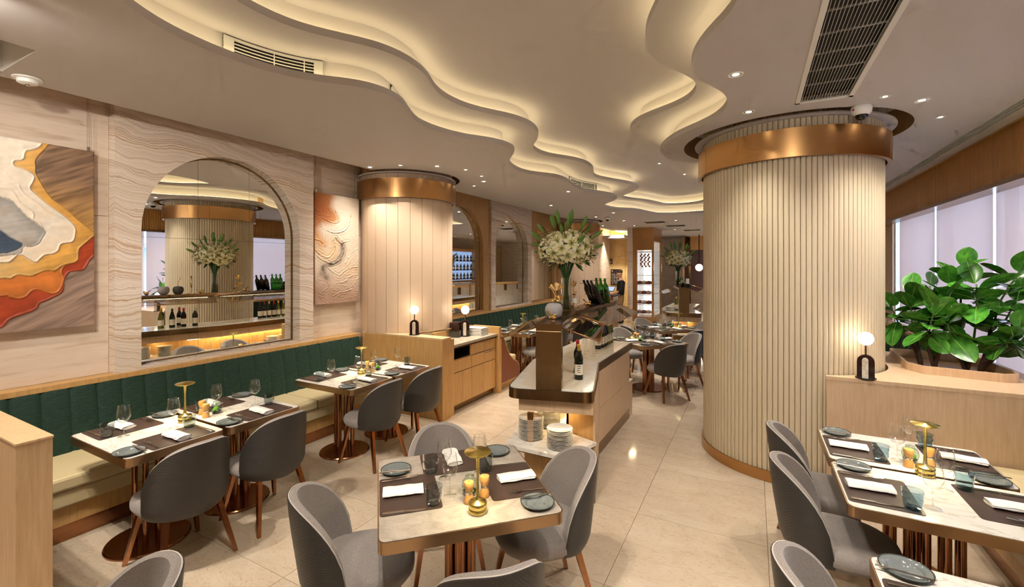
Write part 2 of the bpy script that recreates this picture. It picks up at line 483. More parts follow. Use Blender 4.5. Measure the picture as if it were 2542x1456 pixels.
# floor of separate stone slabs on a mortar bed
fl = struct('floor', MB().box(-5.2, 2.6, -2.6, 21.6, -.08, -.012), 'grout')
T = .88
tile_me = MB().box(-T/2+.0015, T/2-.0015, -T/2+.0015, T/2-.0015, -.02, 0).mesh('tile', 'floor_stone')
for i in range(9):
    for j in range(28):
        link('tile', tile_me, fl, (-4.75+i*T, -2.2+j*T, 0))

# ceiling with the wavy river tray -------------------------------------------------
AL = [(-2.35,-1.75),(-2.55,-1.3),(-2.6,-.8),(-2.4,-.3),(-2.28,.15),(-2.4,.6),(-2.58,.85),(-2.73,1.07),(-2.81,1.23),(-2.84,1.4),(-2.85,1.56),(-2.83,1.71),(-2.8,1.85),(-2.72,2.02),(-2.6,2.16),(-2.49,2.27),(-2.42,2.4),(-2.4,2.57),(-2.43,2.69),(-2.5,2.82),(-2.56,2.94),(-2.63,3.08),(-2.65,3.22),(-2.64,3.38),(-2.61,3.54),(-2.53,3.75),(-2.44,3.87),(-2.35,4.02),(-2.31,4.18),(-2.31,4.35),(-2.39,4.49),(-2.53,4.66),(-2.65,4.84),(-2.73,5.05),(-2.77,5.31),(-2.75,5.55),(-2.64,5.75),(-2.53,5.91),(-2.47,6.11),(-2.47,6.4),(-2.52,6.77),(-2.54,7.07),(-2.5,7.37),(-2.39,7.63),(-2.28,7.89),(-2.24,8.2),(-2.27,8.45),(-2.42,8.69),(-2.63,8.97),(-2.77,9.25),(-2.81,9.52),(-2.74,9.88),(-2.52,10.17),(-2.34,10.46),(-2.25,10.84),(-2.14,11.3),(-1.94,11.55),(-1.65,11.63),(-1.36,11.6),(-1.03,11.55)]
AR = [(-.72,11.35),(-.42,11.0),(-.12,10.3),(-.2,9.6),(-.48,8.9),(-.4,8.2),(-.12,7.6),(-.02,6.95),(-.25,6.4),(-.59,5.96),(-.7,5.88),(-.83,5.73),(-.91,5.5),(-.92,5.25),(-.87,5.03),(-.75,4.78),(-.61,4.59),(-.43,4.42),(-.29,4.25),(-.2,4.05),(-.17,3.87),(-.18,3.7),(-.22,3.56),(-.28,3.44),(-.33,3.3),(-.355,3.18),(-.35,3.05),(-.32,2.92),(-.28,2.83),(-.23,2.72),(-.17,2.63),(-.12,2.56),(-.07,2.45),(-.05,2.3),(-.08,2.0),(-.2,1.6),(-.32,1.1),(-.3,.5),(-.15,-.1),(-.1,-.7),(-.3,-1.3),(-.8,-1.75),(-1.6,-1.95)]
BL = [(-2.0,-1.4),(-2.2,-1.0),(-2.2,-.5),(-1.98,0),(-1.95,.4),(-2.15,.85),(-2.4,1.2),(-2.52,1.4),(-2.55,1.56),(-2.54,1.68),(-2.52,1.8),(-2.47,1.9),(-2.39,2.03),(-2.31,2.14),(-2.25,2.24),(-2.21,2.37),(-2.2,2.53),(-2.22,2.7),(-2.28,2.85),(-2.34,2.97),(-2.38,3.12),(-2.39,3.27),(-2.37,3.44),(-2.32,3.6),(-2.22,3.78),(-2.12,3.96),(-2.06,4.19),(-2.07,4.39),(-2.12,4.57),(-2.22,4.75),(-2.36,4.93),(-2.43,5.06),(-2.46,5.21),(-2.45,5.43),(-2.38,5.62),(-2.27,5.79),(-2.17,5.99),(-2.12,6.22),(-2.13,6.5),(-2.18,6.73),(-2.26,6.95),(-2.3,7.2),(-2.25,7.43),(-2.12,7.72),(-1.98,8.01),(-1.9,8.3),(-1.91,8.57),(-2.05,8.9),(-2.24,9.16),(-2.42,9.42),(-2.48,9.7),(-2.38,10.0),(-2.18,10.37),(-2.05,10.67),(-1.97,11.0),(-1.86,11.3),(-1.65,11.42),(-1.35,11.42),(-1.12,11.28)]
BR = [(-.85,10.95),(-.52,10.3),(-.58,9.6),(-.86,8.9),(-.76,8.2),(-.5,7.55),(-.45,6.95),(-.72,6.35),(-1.03,5.89),(-1.11,5.79),(-1.2,5.54),(-1.235,5.25),(-1.19,4.94),(-1.11,4.73),(-.97,4.58),(-.8,4.47),(-.62,4.36),(-.5,4.24),(-.43,4.09),(-.4,3.92),(-.42,3.78),(-.47,3.66),(-.54,3.53),(-.61,3.35),(-.64,3.19),(-.63,3.04),(-.6,2.9),(-.56,2.78),(-.5,2.67),(-.44,2.55),(-.4,2.35),(-.42,2.05),(-.55,1.6),(-.66,1.1),(-.64,.5),(-.5,-.1),(-.5,-.6),(-.75,-1.1),(-1.3,-1.5)]
A = smooth_closed(resample(catmull(AL+AR), .055), 4)
B = smooth_closed(resample(catmull(BL+BR), .055), 4)
A2, B2 = offset(A, .13), offset(B, .11)
BIGC, BIGR = (.30, 5.35), .78
LC, LR = (-4.54, 5.13), .67
FC = (-4.54, 12.25)
hole_big = circle(BIGC, .975)
outer = [(-4.47,-2.6),(2.02,-2.6),(2.02,21.6),(-4.47,21.6)]
# left column openings eat into the left edge of the ceiling
def notch(c, r):
    dy = math.sqrt(r*r-(c[0]+4.47)**2); a = math.atan2(dy, -4.47-c[0])
    return [(c[0]+r*math.cos(t), c[1]+r*math.sin(t)) for t in np.linspace(a, -a, 30)]
outer = [(-4.47,-2.6),(2.02,-2.6),(2.02,21.6),(-4.47,21.6)]+notch(FC, .80)+notch(LC, .78)
recess = [(-4.35,.3),(-3.75,.3),(-3.75,1.0),(-4.35,1.0)]
vent_hole = [(.32,1.6),(.64,1.6),(.64,4.16),(.32,4.16)]
dif_hole = [(1.82,1.5),(1.92,1.5),(1.92,11.0),(1.82,11.0)]
A2l = [tuple(p) for p in A2]
ce = struct('ceiling', sheet(outer, [[tuple(p) for p in A], hole_big, recess, vent_hole, dif_hole], ZC), 'ceiling_paint')
def part(mb, name, mat, parent, **kw): return mb.build(name, mat, parent, **kw)
part(band(A, ZC, ZC+.05, True), 'tray_lip', 'ceiling_paint', ce, smooth=True)
part(ring(A, A2, ZC+.05), 'cove_ledge', 'ceiling_paint_lit', ce)
part(band(A2, ZC+.05, Z2, True), 'tray_riser', 'ceiling_paint_lit', ce, smooth=True)
part(sheet([tuple(p) for p in offset(A2, .02)], [[tuple(p) for p in B]], Z2), 'middle_level', 'ceiling_paint', ce)
part(band(B, Z2, Z2+.05, True), 'tray_lip', 'ceiling_paint', ce, smooth=True)
part(ring(B, B2, Z2+.05), 'cove_ledge', 'ceiling_paint_lit', ce)
part(band(B2, Z2+.05, Z3, True), 'tray_riser', 'ceiling_paint_lit', ce, smooth=True)
part(sheet([tuple(p) for p in offset(B2, .02)], [], Z3), 'upper_level', 'ceiling_paint', ce)
# light strips lying on the cove ledges
part(ring(offset(A, .055), offset(A, .085), ZC+.06), 'cove_light', 'cove_strip', ce)
part(ring(offset(B, .045), offset(B, .075), Z2+.06), 'cove_light', 'cove_strip', ce)
# shafts of the round openings, the slot along the left wall and the corner recess
part(band(hole_big, ZC, 3.46), 'opening_shaft', 'wood_gold', ce, smooth=True)
part(sheet(hole_big, [], 3.46), 'opening_top', 'ceiling_paint', ce)
part(MB().box(-5.05, -4.2, -2.6, 21.6, 3.52, 3.56), 'slot_top', 'wood_panel', ce)
sl = MB()
pts = [(-4.47, 21.6)]+notch(FC, .80)+notch(LC, .78)+[(-4.47, -2.6)]
for a, b in zip(pts, pts[1:]): sl.add([(*a, ZC), (*b, ZC), (*b, 3.52), (*a, 3.52)], [(0, 1, 2, 3)])
part(sl, 'slot_side', 'wood_panel', ce)
part(band(recess, ZC, 3.42), 'recess_side', 'ceiling_paint', ce)
part(sheet(recess, [], 3.42), 'recess_top', 'ceiling_paint', ce)
part(MB().box(-4.33, -3.77, .32, .35, 3.3, 3.32), 'cove_light', 'cove_strip', ce)

# curved air grilles in the riser of the tray
def riser_grille(y0, y1, label):
    idx = [i for i, p in enumerate(A2) if y0 <= p[1] <= y1 and p[0] < -1.9]
    idx.sort(key=lambda i: A2[i][1]); q = A2[idx]
    t = np.gradient(q, axis=0); t /= np.linalg.norm(t, axis=1)[:, None]; nr = np.c_[t[:, 1], -t[:, 0]]
    if nr[:, 0].mean() < 0: nr = -nr
    g = thing('air_grille', label, 'air vent', (0, 0, 0), 0, 'curved grilles in the ceiling tray')
    def strip(off, z0, z1, sel=slice(None)):
        p = (q+nr*off)[sel]; return MB().grid([[(x, y, z0) for x, y in p], [(x, y, z1) for x, y in p]])
    def bar(off, d, z0, z1, sel=slice(None)):
        a, b = (q+nr*off)[sel], (q+nr*(off+d))[sel]; m = MB()
        return m.grid([[(*p, z0) for p in a], [(*p, z0) for p in b], [(*p, z1) for p in b], [(*p, z1) for p in a], [(*p, z0) for p in a]])
    strip(.004, 3.27, 3.375).build('backing', 'grille_dark', g)
    bar(.004, .012, 3.375, 3.39).build('frame', 'white_metal', g); bar(.004, .012, 3.255, 3.27).build('frame', 'white_metal', g)
    for e in (slice(0, 2), slice(-2, None)): bar(.004, .013, 3.255, 3.39, e).build('frame', 'white_metal', g)
    for k in range(4): bar(.006, .010, 3.288+k*.022, 3.292+k*.022).build('slat', 'white_metal', g)
    for k in (.12, .5, .88):
        i = int(k*(len(q)-1)); p = q[i]+nr[i]*.012; MB().box(p[0]-.003, p[0]+.003, p[1]-.003, p[1]+.003, 3.27, 3.375).build('divider', 'white_metal', g)
riser_grille(1.62, 2.22, 'long curved white air grille in the nearest tray wave')
riser_grille(2.70, 3.08, 'short curved grille half hidden in the tray bend above the bench')
riser_grille(6.9, 7.85, 'pale curved grille in the tray above the lily vase')
riser_grille(9.0, 9.5, 'farthest curved grille at the tail of the tray')

struct('sky_block_slab', MB().box(-5.4, 2.7, -2.8, 21.9, 3.74, 3.84), 'black')  # unseen slab added above the ceilings to stop sky light leaking in
# walls -------------------------------------------------------------------------
WX = -4.90                                   # face of the limestone
wl = struct('wall_left', MB().box(-5.25, -5.0, -2.6, 21.6, 0, 3.56), 'grout')
def stone(y0, y1, z0, z1): MB().box(-5.0, WX, y0+.002, y1-.002, z0+.002, z1-.002).build('stone_panel', 'stone_wall', wl)
for (a, b) in ((-2.6, -.6), (-.6, 1.75), (3.71, 5.6)):
    for z0, z1 in ((0, 1.0), (1.0, 2.35), (2.35, 3.52)): stone(a, b, z0, z1)
for (a, b) in ((11.6, 14.2), (14.2, 17.0), (17.0, 21.5)):
    for z0, z1 in ((0, 1.2), (1.2, 2.4), (2.4, 3.52)): stone(a, b, z0, z1)
def arch_outline(yc, r, z0, zs, n=28):
    return [(yc-r, z0), (yc+r, z0)]+[(yc+r*math.cos(a), zs+r*math.sin(a)) for a in np.linspace(0, PI, n)]
def arch_panel(name, label_parent, y0, y1, yc, r, face, mat, back=-4.93, seams=(), z0=1.0, zs=2.25, hseam=2.19):
    """slab with an arched opening, bronze line in the reveal and a mirror of several panes behind"""
    ao = arch_outline(yc, r, z0+.03, zs)
    m = sheet([(y0, z0), (y1, z0), (y1, 3.52), (y0, 3.52)], [ao], 0, True)
    vs = [(face, y, z) for y, z, _ in m.v]; mm = MB().add(vs, m.f)
    n = len(ao)
    mm.add([(face, y, z) for y, z in ao]+[(back, y, z) for y, z in ao], [(i, (i+1) % n, (i+1) % n+n, i+n) for i in range(n)])
    mm.add([(face, y0, z0), (back, y0, z0), (back, y0, 3.52), (face, y0, 3.52)], [(0, 1, 2, 3)])
    mm.add([(face, y1, z0), (back, y1, z0), (back, y1, 3.52), (face, y1, 3.52)], [(3, 2, 1, 0)])
    w = mm.build('arch_slab', mat, wl)
    fr = MB()
    ai = arch_outline(yc, r-.012, z0+.042, zs)
    fr.add([(back+.012, y, z) for y, z in ao]+[(back+.012, y, z) for y, z in ai], [(i, (i+1) % n, (i+1) % n+n, i+n) for i in range(n)])
    fr.add([(back+.012, y, z) for y, z in ai]+[(back-.002, y, z) for y, z in ai], [(i, (i+1) % n, (i+1) % n+n, i+n) for i in range(n)])
    fr.build('arch_trim', 'bronze_dark', w)
    # mirror panes: cells of a grid clipped to the arch
    ys = [yc-r]+list(seams)+[yc+r]; zz = [z0+.03, hseam, zs+r]
    for i in range(len(ys)-1):
        for j in range(2):
            a, b = ys[i]+.0012, ys[i+1]-.0012; pts = []
            for k in range(17):
                y = a+(b-a)*k/16; top = zs+math.sqrt(max(0, r*r-(y-yc)**2)); pts.append((y, max(zz[j]+.001, min(zz[j+1]-.0012, top))))
            lo = zz[j]+.0012; poly = [(a, lo), (b, lo)]+pts[::-1]
            mo = MB(); kk = len(poly)
            mo.add([(back, y, z) for y, z in poly]+[(back-.006, y, z) for y, z in poly], [tuple(range(kk))]+[(q, (q+1) % kk, (q+1) % kk+kk, q+kk) for q in range(kk)])
            mo.build('mirror_pane', 'mirror', w)
    MB().box(back-.02, back-.008, yc-r-.02, yc+r+.02, z0, 3.2).build('mirror_backing', 'seam_dark', w)
arch_panel('onyx_slab', None, 1.75, 3.71, 2.73, .79, -4.79, 'onyx', seams=(2.47, 2.99))
arch_panel('wood_arch', None, 5.72, 7.97, 6.92, .82, -4.83, 'wood_panel', seams=(6.66, 7.3))
arch_panel('onyx_slab', None, 7.99, 9.92, 8.94, .77, -4.79, 'onyx', seams=(8.62, 9.2))
arch_panel('wood_arch', None, 9.94, 11.62, 10.72, .72, -4.83, 'wood_panel', seams=(10.45, 11.0))
MB().box(-5.0, -4.84, 5.6, 7.97, 0, 1.0).build('wood_base', 'wood_panel', wl)
MB().box(-5.0, -4.8, 1.75, 3.71, 0, 1.0).build('wood_base', 'wood_panel', wl)
MB().box(-5.0, -4.84, 7.97, 11.62, 0, 1.0).build('wood_base', 'wood_panel', wl)
wb = struct('wall_back', MB().box(-5.2, 2.6, -2.7, -2.6, 0, 3.7), 'stone_wall')
wf = struct('wall_far', MB().box(-5.2, 2.6, 21.6, 21.8, 0, 3.7), 'stone_wall')
for k in range(7): MB().box(-4.6+k*1.0, -3.606+k*1.0, 21.57, 21.6, 0, 3.2).build('stone_panel', 'stone_wall', wf)
ws = struct('wall_lobby', MB().box(-5.2, -3.75, 17.2, 17.4, 0, 3.52), 'grout')
for z0, z1 in ((0, 1.25), (1.25, 2.3), (2.3, 3.5)):
    for y0, y1 in ((-5.0, -4.3), (-4.3, -3.78)): MB().box(y0+.003, y1-.003, 17.15, 17.2, z0+.003, z1-.003).build('stone_panel', 'lobby_stone', ws)
# right wall: fluted timber soffit, windows, blinds, bench wall
wr = struct('wall_right', MB().box(2.50, 2.62, -2.6, 21.6, 0, .45), 'stone_wall')
MB().box(2.50, 2.62, -2.6, 21.6, 2.95, 3.7).build('lintel', 'stone_wall', wr)
MB().box(2.50, 2.62, -2.6, 1.0, .45, 2.95).build('pier', 'stone_wall', wr)
MB().box(2.40, 2.62, 11.2, 21.6, .45, 2.95).build('pier', 'wood_pale', wr)
sof = struct('trim_soffit', MB().box(2.16, 2.30, .5, 13.0, 2.74, 3.34), 'wood_soffit')
MB().box(2.10, 2.30, .5, 13.0, 2.70, 2.74).build('soffit_edge', 'bronze_dark', sof)
MB().box(2.02, 2.16, .5, 13.0, 3.24, 3.30).build('soffit_cornice', 'wood_gold', sof)
part(MB().box(2.02, 2.5, -2.6, 21.6, 3.34, 3.38), 'soffit_ceiling', 'ceiling_paint', sof)
part(MB().box(2.02, 2.03, -2.6, 21.6, 3.2, 3.34), 'ceiling_edge', 'ceiling_paint', sof)
me = MB().box(2.132, 2.16, -.011, .011, 2.742, 3.24).mesh('slat', 'wood_soffit')
for k in range(230): link('slat', me, sof, (0, 3.2+k*.034, 0))
wn = 0
BLINDS = ['pale roller blind in the first window beside the photographer', 'pale roller blind beside the right hand window tables', 'broad pinkish roller blind at the right edge behind the rubber plants',
          'pinkish roller blind in the middle, behind the tops of the rubber plants', 'narrow looking far roller blind next to the fluted column']
for (a, b) in ((1.0, 3.2), (3.2, 5.0), (5.0, 6.86), (6.86, 8.66), (8.66, 10.5), (10.5, 11.2)):
    wn += 1
    w = struct('window_%d' % wn, MB().box(2.47, 2.50, a+.03, b-.03, .47, 2.93), 'window_glass')
    MB().box(2.44, 2.53, b-.035, b+.035, .45, 2.95).build('window_mullion', 'white_metal', w)
    MB().box(2.44, 2.53, a, b, .45, .49).build('window_sill', 'white_metal', w)
    if b < 11:
        bl = tag(MB().box(2.345, 2.348, a+.035, b-.035, .62, 2.96).build('roller_blind', 'blind'), BLINDS[wn-1], 'blind', 'roller blinds on the window wall')
        r_ = MB().tube([(2.37, a+.03, 2.96), (2.37, b-.03, 2.96)], .025, 10).build('roller', 'white_metal', bl)
        MB().box(2.34, 2.353, a+.035, b-.035, .60, .625).build('hem_bar', 'white_metal', bl)
# outside: pavement and a pale building across the street
pv = struct('ground_outside', MB().box(2.62, 14, -6, 28, -.3, -.15), 'pavement')
bd = thing('street_building', 'pale building across the street beyond the windows', 'building', (9, 8, -.15))
MB().box(0, 3, -12, 16, 0, 7).build('facade_wall', 'facade', bd)
for k in range(9):
    for z in (.8, 3.6): MB().box(-.04, .02, -11+k*3, -9+k*3, z, z+1.9).build('facade_window', 'facade_dark', bd)
MB().box(-.9, 0, -12, 16, 2.85, 3.05).build('canopy', 'facade', bd)

# ------------------------------------------------------------------ columns
def bronze_ring(parent, c, r, z0, z1, seams):
    m = MB(); n = 96
    prof = [(r-.035, z0), (r, z0), (r, z1), (r-.035, z1), (r-.035, z0)]
    m.lathe(prof, n, (c[0], c[1], 0), cap=False); o = m.build('bronze_ring', 'bronze', parent, auto=40)
    for a in seams: MB().cbox((c[0]+r*math.cos(a), c[1]+r*math.sin(a), (z0+z1)/2), (.003, .0025, z1-z0+.002), a).build('ring_seam', 'bronze_dark', o)
    return o
# big fluted column: separate upright slats round a core
bc = thing('fluted_column', 'broad round column clad in pale upright slats with a bronze ring', 'column', (BIGC[0], BIGC[1], 0))
MB().lathe([(BIGR-.022, .1), (BIGR-.022, 3.45)], 96).build('core', 'seam_slat' if 'seam_slat' in MATS else 'leather_cream', bc, auto=40)
plain('slat_cream', srgb(206, 190, 160), .5); plain('groove', srgb(176, 150, 120), .6)
bc.children[0].data.materials[0] = MATS['groove']
NS = 116; wa = 2*PI/NS
def slat_mesh(r0, r1, half, z0, z1):
    m = MB(); pts = [(-half, r0), (-half*.96, r1), (-half*.45, r1+.004), (half*.45, r1+.004), (half*.96, r1), (half, r0)]
    poly = [(r*math.cos(a), r*math.sin(a)) for a, r in pts]; return m.prism(poly, z0, z1)
sm = slat_mesh(BIGR-.022, BIGR-.006, wa*.45, .1, 3.44).mesh('slat', 'slat_cream')
for k in range(NS): link('slat', sm, bc, (0, 0, 0), rz=k*wa)
MB().lathe([(BIGR-.03, 0), (BIGR+.012, 0), (BIGR+.012, .1), (BIGR-.03, .1)], 96).build('base_ring', 'bronze', bc, auto=40)
bronze_ring(bc, (0, 0), BIGR+.05, 2.86, 3.11, (-2.62, -.4, 1.2))
MB().lathe([(BIGR, 3.20), (BIGR+.085, 3.20), (BIGR+.085, 3.212), (BIGR, 3.212)], 96).build('top_flange', 'ceiling_paint', bc, auto=40)

def panel_column(c, name, label):
    col = thing(name, label, 'column', (c[0], c[1], 0))
    MB().lathe([(LR-.014, 0), (LR-.014, 3.5)], 80).build('core', 'groove', col, auto=40)
    n = 26; w = 2*PI/n; m = MB(); pts = []
    for k in range(9): a = -w*.487+w*.974*k/8; pts.append((LR*math.cos(a), LR*math.sin(a)))
    for k in range(8, -1, -1): a = -w*.487+w*.974*k/8; pts.append(((LR-.014)*math.cos(a), (LR-.014)*math.sin(a)))
    me = m.prism(pts, 0, 3.48).mesh('panel', 'column_panel')
    me.polygons.foreach_set('use_smooth', [True]*len(me.polygons)); me.set_sharp_from_angle(angle=rad(30))
    for k in range(n): link('panel', me, col, (0, 0, 0), rz=k*w+.06)
    bronze_ring(col, (0, 0), LR+.05, 2.84, 3.10, (-1.1,))
    MB().lathe([(LR, 3.17), (LR+.05, 3.17), (LR+.05, 3.185), (LR, 3.185)], 80).build('top_flange', 'ceiling_paint', col, auto=40)
    return col
plain('column_panel', srgb(208, 182, 154), .5)
panel_column(LC, 'panelled_column', 'round column of plain pink-beige panels rising behind the wooden partition')
panel_column(FC, 'panelled_column', 'farther round beige column behind the near lily bouquet')

# ------------------------------------------------------------------ ceiling fittings
def downlight_mesh():
    t = thing('downlight', 'x', 'downlight')
    MB().lathe([(.034, -.0012), (.045, -.005), (.049, -.001), (.05, .0)], 24, cap=False).build('trim_ring', 'white_metal', t, auto=40)
    MB().lathe([(.034, -.0012), (.022, -.0015)], 20, cap=False).build('reflector', 'chrome', t, smooth=True)
    MB().lathe([(.0001, -.0018), (.0225, -.0018)][::-1], 20, cap=False).build('lens', 'down_glow', t)
    return t
LIGHTD = {}
def spot(name, w, cone, blend, col=(1, .92, .81), r=.03):
    l = bpy.data.lights.new(name, 'SPOT'); l.energy = w; l.spot_size = rad(cone); l.spot_blend = blend; l.color = col; l.shadow_soft_size = r; return l
LIGHTD['big'] = spot('downlight_beam', DOWN_W, 95, .8)
LIGHTD['small'] = spot('downlight_beam', SMALL_W, 75, .7)
def downlight(x, y, z, label, kind='big', aim=None, power=None):
    o = place('downlight', downlight_mesh, (x, y, z-.0005), 0, label, 'recessed ceiling downlights')
    if kind == 'small' and 'bright' not in label: o.scale = (.7, .7, .7)
    d = LIGHTD[kind] if power is None else spot('downlight_beam', power, 95, .8)
    l = bpy.data.objects.new('beam', d); COL.objects.link(l); l.parent = o; l.location = (0, 0, -.012)
    if aim:
        v = Vector(aim)-Vector((x, y, z)); l.rotation_euler = v.to_track_quat('-Z', 'Y').to_euler()
    return o
DL = [(-.10, 3.34, ZC, 'big', 'bright downlight between the tray bend and the long air grille'),
      (-.03, 4.2, ZC, 'small', 'bright downlight just in front of the fluted column'),
      (.88, 4.31, ZC, 'small', 'small downlight beside the dome camera'),
      (1.15, 4.54, ZC, 'small', 'bright downlight right of the dome camera'),
      (1.42, 5.13, ZC, 'small', 'small downlight above the rubber plants'),
      (-4.36, 4.22, ZC, 'big', 'bright downlight above the smaller relief painting'),
      (-3.94, 4.33, ZC, 'small', 'small downlight over the far end of the left banquette'),
      (-3.56, 4.59, ZC, 'big', 'bright downlight above the wooden partition'),
      (-3.36, 4.94, ZC, 'small', 'small downlight above the near end of the service cabinet'),
      (-3.40, 5.40, ZC, 'small', 'small downlight above the middle of the service cabinet'),
      (-3.58, 5.75, ZC, 'big', 'bright downlight above the far end of the service cabinet'),
      (-3.92, 6.0, ZC, 'small', 'small downlight just behind the panelled column'),
      (-2.79+.0, 7.22, ZC, 'big', 'bright downlight alone on the ceiling left of the far tray'),
      (-2.95, 10.62, ZC, 'big', 'downlight beyond the tray, over the lily bouquet'),
      (-.78, 7.0, Z3, 'small', 'first of three small downlights in the upper tray by the column'),
      (-1.35, 7.6, Z3, 'small', 'second of three small downlights in the upper tray by the column'),
      (-1.1, 8.7, Z3, 'small', 'farthest of three small downlights in the upper tray by the column'),
      (-3.75, 8.7, ZC, 'big', 'downlight above the second banquette'),
      (-3.2, 12.6, ZC, 'big', 'downlight beside the farther beige column'),
      (-3.3, 14.3, ZC, 'small', 'small far downlight before the meat showcase'),
      (-1.9, 13.2, ZC, 'big', 'far downlight above the second buffet'),
      (-2.4, 16.5, ZC, 'big', 'far downlight beside the meat showcase'),
      (-1.6, 18.5, ZC, 'big', 'farthest downlight near the back wall'),
      (-4.2, 13.9, ZC, 'big', 'added downlight before the lit lobby wall'), (-3.6, 11.3, ZC, 'big', 'downlight over the end of the second banquette'),  # the one before the lobby wall is added to brighten the far end
      (.1, 13.2, ZC, 'big', 'first added downlight before the bar, lighting it for the mirrors'), (.1, 15.0, ZC, 'big', 'second added downlight before the bar, lighting it for the mirrors'),  # bar lights added out of direct view to lift the dark bar
      (.1, 17.0, ZC, 'big', 'third added downlight before the bar, lighting it for the mirrors'), (.1, 19.0, ZC, 'big', 'fourth added downlight before the bar, lighting it for the mirrors'),
      (1.6, 16.0, ZC, 'big', 'added downlight behind the bar, lighting it for the mirrors')]
AIM = {'bright downlight above the smaller relief painting': ((-4.7, 4.1, 1.6), 22), 'small downlight over the far end of the left banquette': (None, 6), 'bright downlight above the wooden partition': ((-3.5, 4.4, 0), 16),
       'first of three small downlights in the upper tray by the column': (None, 45), 'second of three small downlights in the upper tray by the column': (None, 45), 'farthest of three small downlights in the upper tray by the column': (None, 60),
       'far downlight above the second buffet': (None, 80), 'farthest downlight near the back wall': (None, 90), 'far downlight beside the meat showcase': (None, 80),
       'bright downlight right of the dome camera': ((1.95, 5.2, 1.0), 35), 'small downlight above the rubber plants': ((1.9, 5.9, 1.0), 30)}
for x, y, z, k, lab in DL: downlight(x, y, z, lab, k, *AIM.get(lab, (None, None)))
# added unseen spots in downlight fittings, put in to light tables, art and soffit
for x, y, z, aim, w, lab in ((-3.25, .35, ZC, (-3.75, 1.8, .75), 70, 'over the corner partition, aimed at the nearest tables'), (-2.95, .62, ZC, (-3.8, 3.5, .75), 85, 'above the corner chair, aimed at the farther left tables'),
                  (-3.9, .15, ZC, (-4.9, 1.4, 2.0), 55, 'beside the ceiling recess, aimed at the large painting'), (-3.1, .45, ZC, (-4.9, 2.9, 1.9), 75, 'near the partition, aimed at the onyx arch'),
                  (-1.15, .75, Z3, (-1.35, 1.95, .75), 90, 'in the upper tray, aimed at the centre table'), (-1.0, .95, Z3, (-1.5, 3.9, .8), 90, 'in the upper tray, aimed at the buffet'),
                  (.75, 1.3, ZC, (.8, 3.2, .75), 60, 'over the cut off corner table, aimed at the window tables'), (.3, .9, ZC, (-.4, 3.9, 0), 60, 'near the long grille, aimed at the aisle'),
                  (.55, .9, ZC, (2.1, 6.2, 2.9), 90, 'beside the long grille, aimed at the window soffit'),
                  (-3.3, -1.3, ZC, (-3.3, -1.3, 0), 40, 'by the rear wall on the left'), (1.1, -1.2, ZC, (1.1, -1.2, 0), 40, 'by the rear wall on the right')):
    downlight(x, y, z, 'added unseen downlight '+lab, 'big', aim, w)

downlight(-4.3, 16.0, ZC-.0, 'added lobby downlight aimed at the signs', 'big', (-4.6, 17.2, 1.5), 170)  # extra spot added to brighten the lobby wall
# long return air grille on the right
vg = thing('return_air_grille', 'long dark ceiling grille with white slats at the upper right', 'air vent', (.48, 2.88, ZC))
MB().box(-.16, .16, -1.28, 1.28, .05, .06).build('backing', 'grille_dark', vg)
for a in ((-.185, -.155, -1.3, 1.3), (.155, .185, -1.3, 1.3), (-.185, .185, -1.3, -1.27), (-.185, .185, 1.27, 1.3)):
    MB().box(*a, -.006, .02).build('frame', 'white_metal', vg)
sm = MB().box(-.0016, .0016, -1.27, 1.27, .002, .006).mesh('slat', 'slat_grey')
for k in range(17): link('slat', sm, vg, (-.144+k*.018, 0, 0))
cm = MB().box(-.155, .155, -.0025, .0025, .004, .014).mesh('cross_bar', 'slat_grey')
for k in range(10): link('cross_bar', cm, vg, (0, -1.2+k*.266, 0))
ld = thing('linear_diffuser', 'long narrow slotted air diffuser along the window side ceiling', 'air vent', (1.87, 6.25, ZC))
MB().box(-.05, .05, -4.75, 4.75, .03, .04).build('backing', 'grille_dark', ld)
sm = MB().box(-.003, .003, -4.75, 4.75, -.002, .006).mesh('slat', 'white_metal')
for k in range(6): link('slat', sm, ld, (-.05+k*.02, 0, 0))
# dome camera, smoke detector, far grilles, far cameras
def dome(): 
    t = thing('security_camera', 'x', 'camera')
    MB().lathe([(.068, 0), (.072, -.02), (.066, -.05), (.05, -.066), (.045, -.068)], 28).build('housing', 'white_plastic', t, auto=40)
    MB().lathe([(.046, -.06), (.044, -.075), (.034, -.094), (.018, -.104), (.0001, -.107)], 24).build('dome', 'black_gloss', t, smooth=True)
    MB().cbox((-.058, -.04, -.028), (.012, .012, .012), .6).build('badge', 'foil_red', t)
    return t
place('dome', dome, (.77, 4.50, ZC), 0, 'white dome security camera in front of the fluted column', 'ceiling security cameras')
o = place('dome', dome, (-3.35, 11.5, ZC), 0, 'far white dome security camera above the lily bouquet', 'ceiling security cameras')
o = place('dome', dome, (-4.15, 16.9, 3.15), 0, 'farthest dome security camera in the lit lobby corner', 'ceiling security cameras')
sd = thing('smoke_detector', 'white round smoke detector on the ceiling at the far left', 'detector', (-4.36, 1.12, ZC))
MB().lathe([(.075, 0), (.075, -.008), (.055, -.012)], 28).build('base', 'white_plastic', sd, auto=40)
MB().lathe([(.055, -.010), (.052, -.034), (.03, -.042)], 28).build('body', 'white_plastic', sd, auto=40)
MB().lathe([(.012, -.042), (.010, -.05)], 12).build('sensor', 'steel', sd)
def far_grille():
    t = thing('ceiling_grille', 'x', 'air vent')
    MB().box(-.3, .3, -.3, .3, -.004, .0).build('backing', 'grille_dark', t)
    for a in ((-.32, -.28, -.32, .32), (.28, .32, -.32, .32), (-.32, .32, -.32, -.28), (-.32, .32, .28, .32)): MB().box(*a, -.012, 0).build('frame', 'white_metal', t)
    for k in range(9): MB().box(-.28, .28, -.25+k*.06, -.23+k*.06, -.01, -.004).build('slat', 'steel', t)
    return t
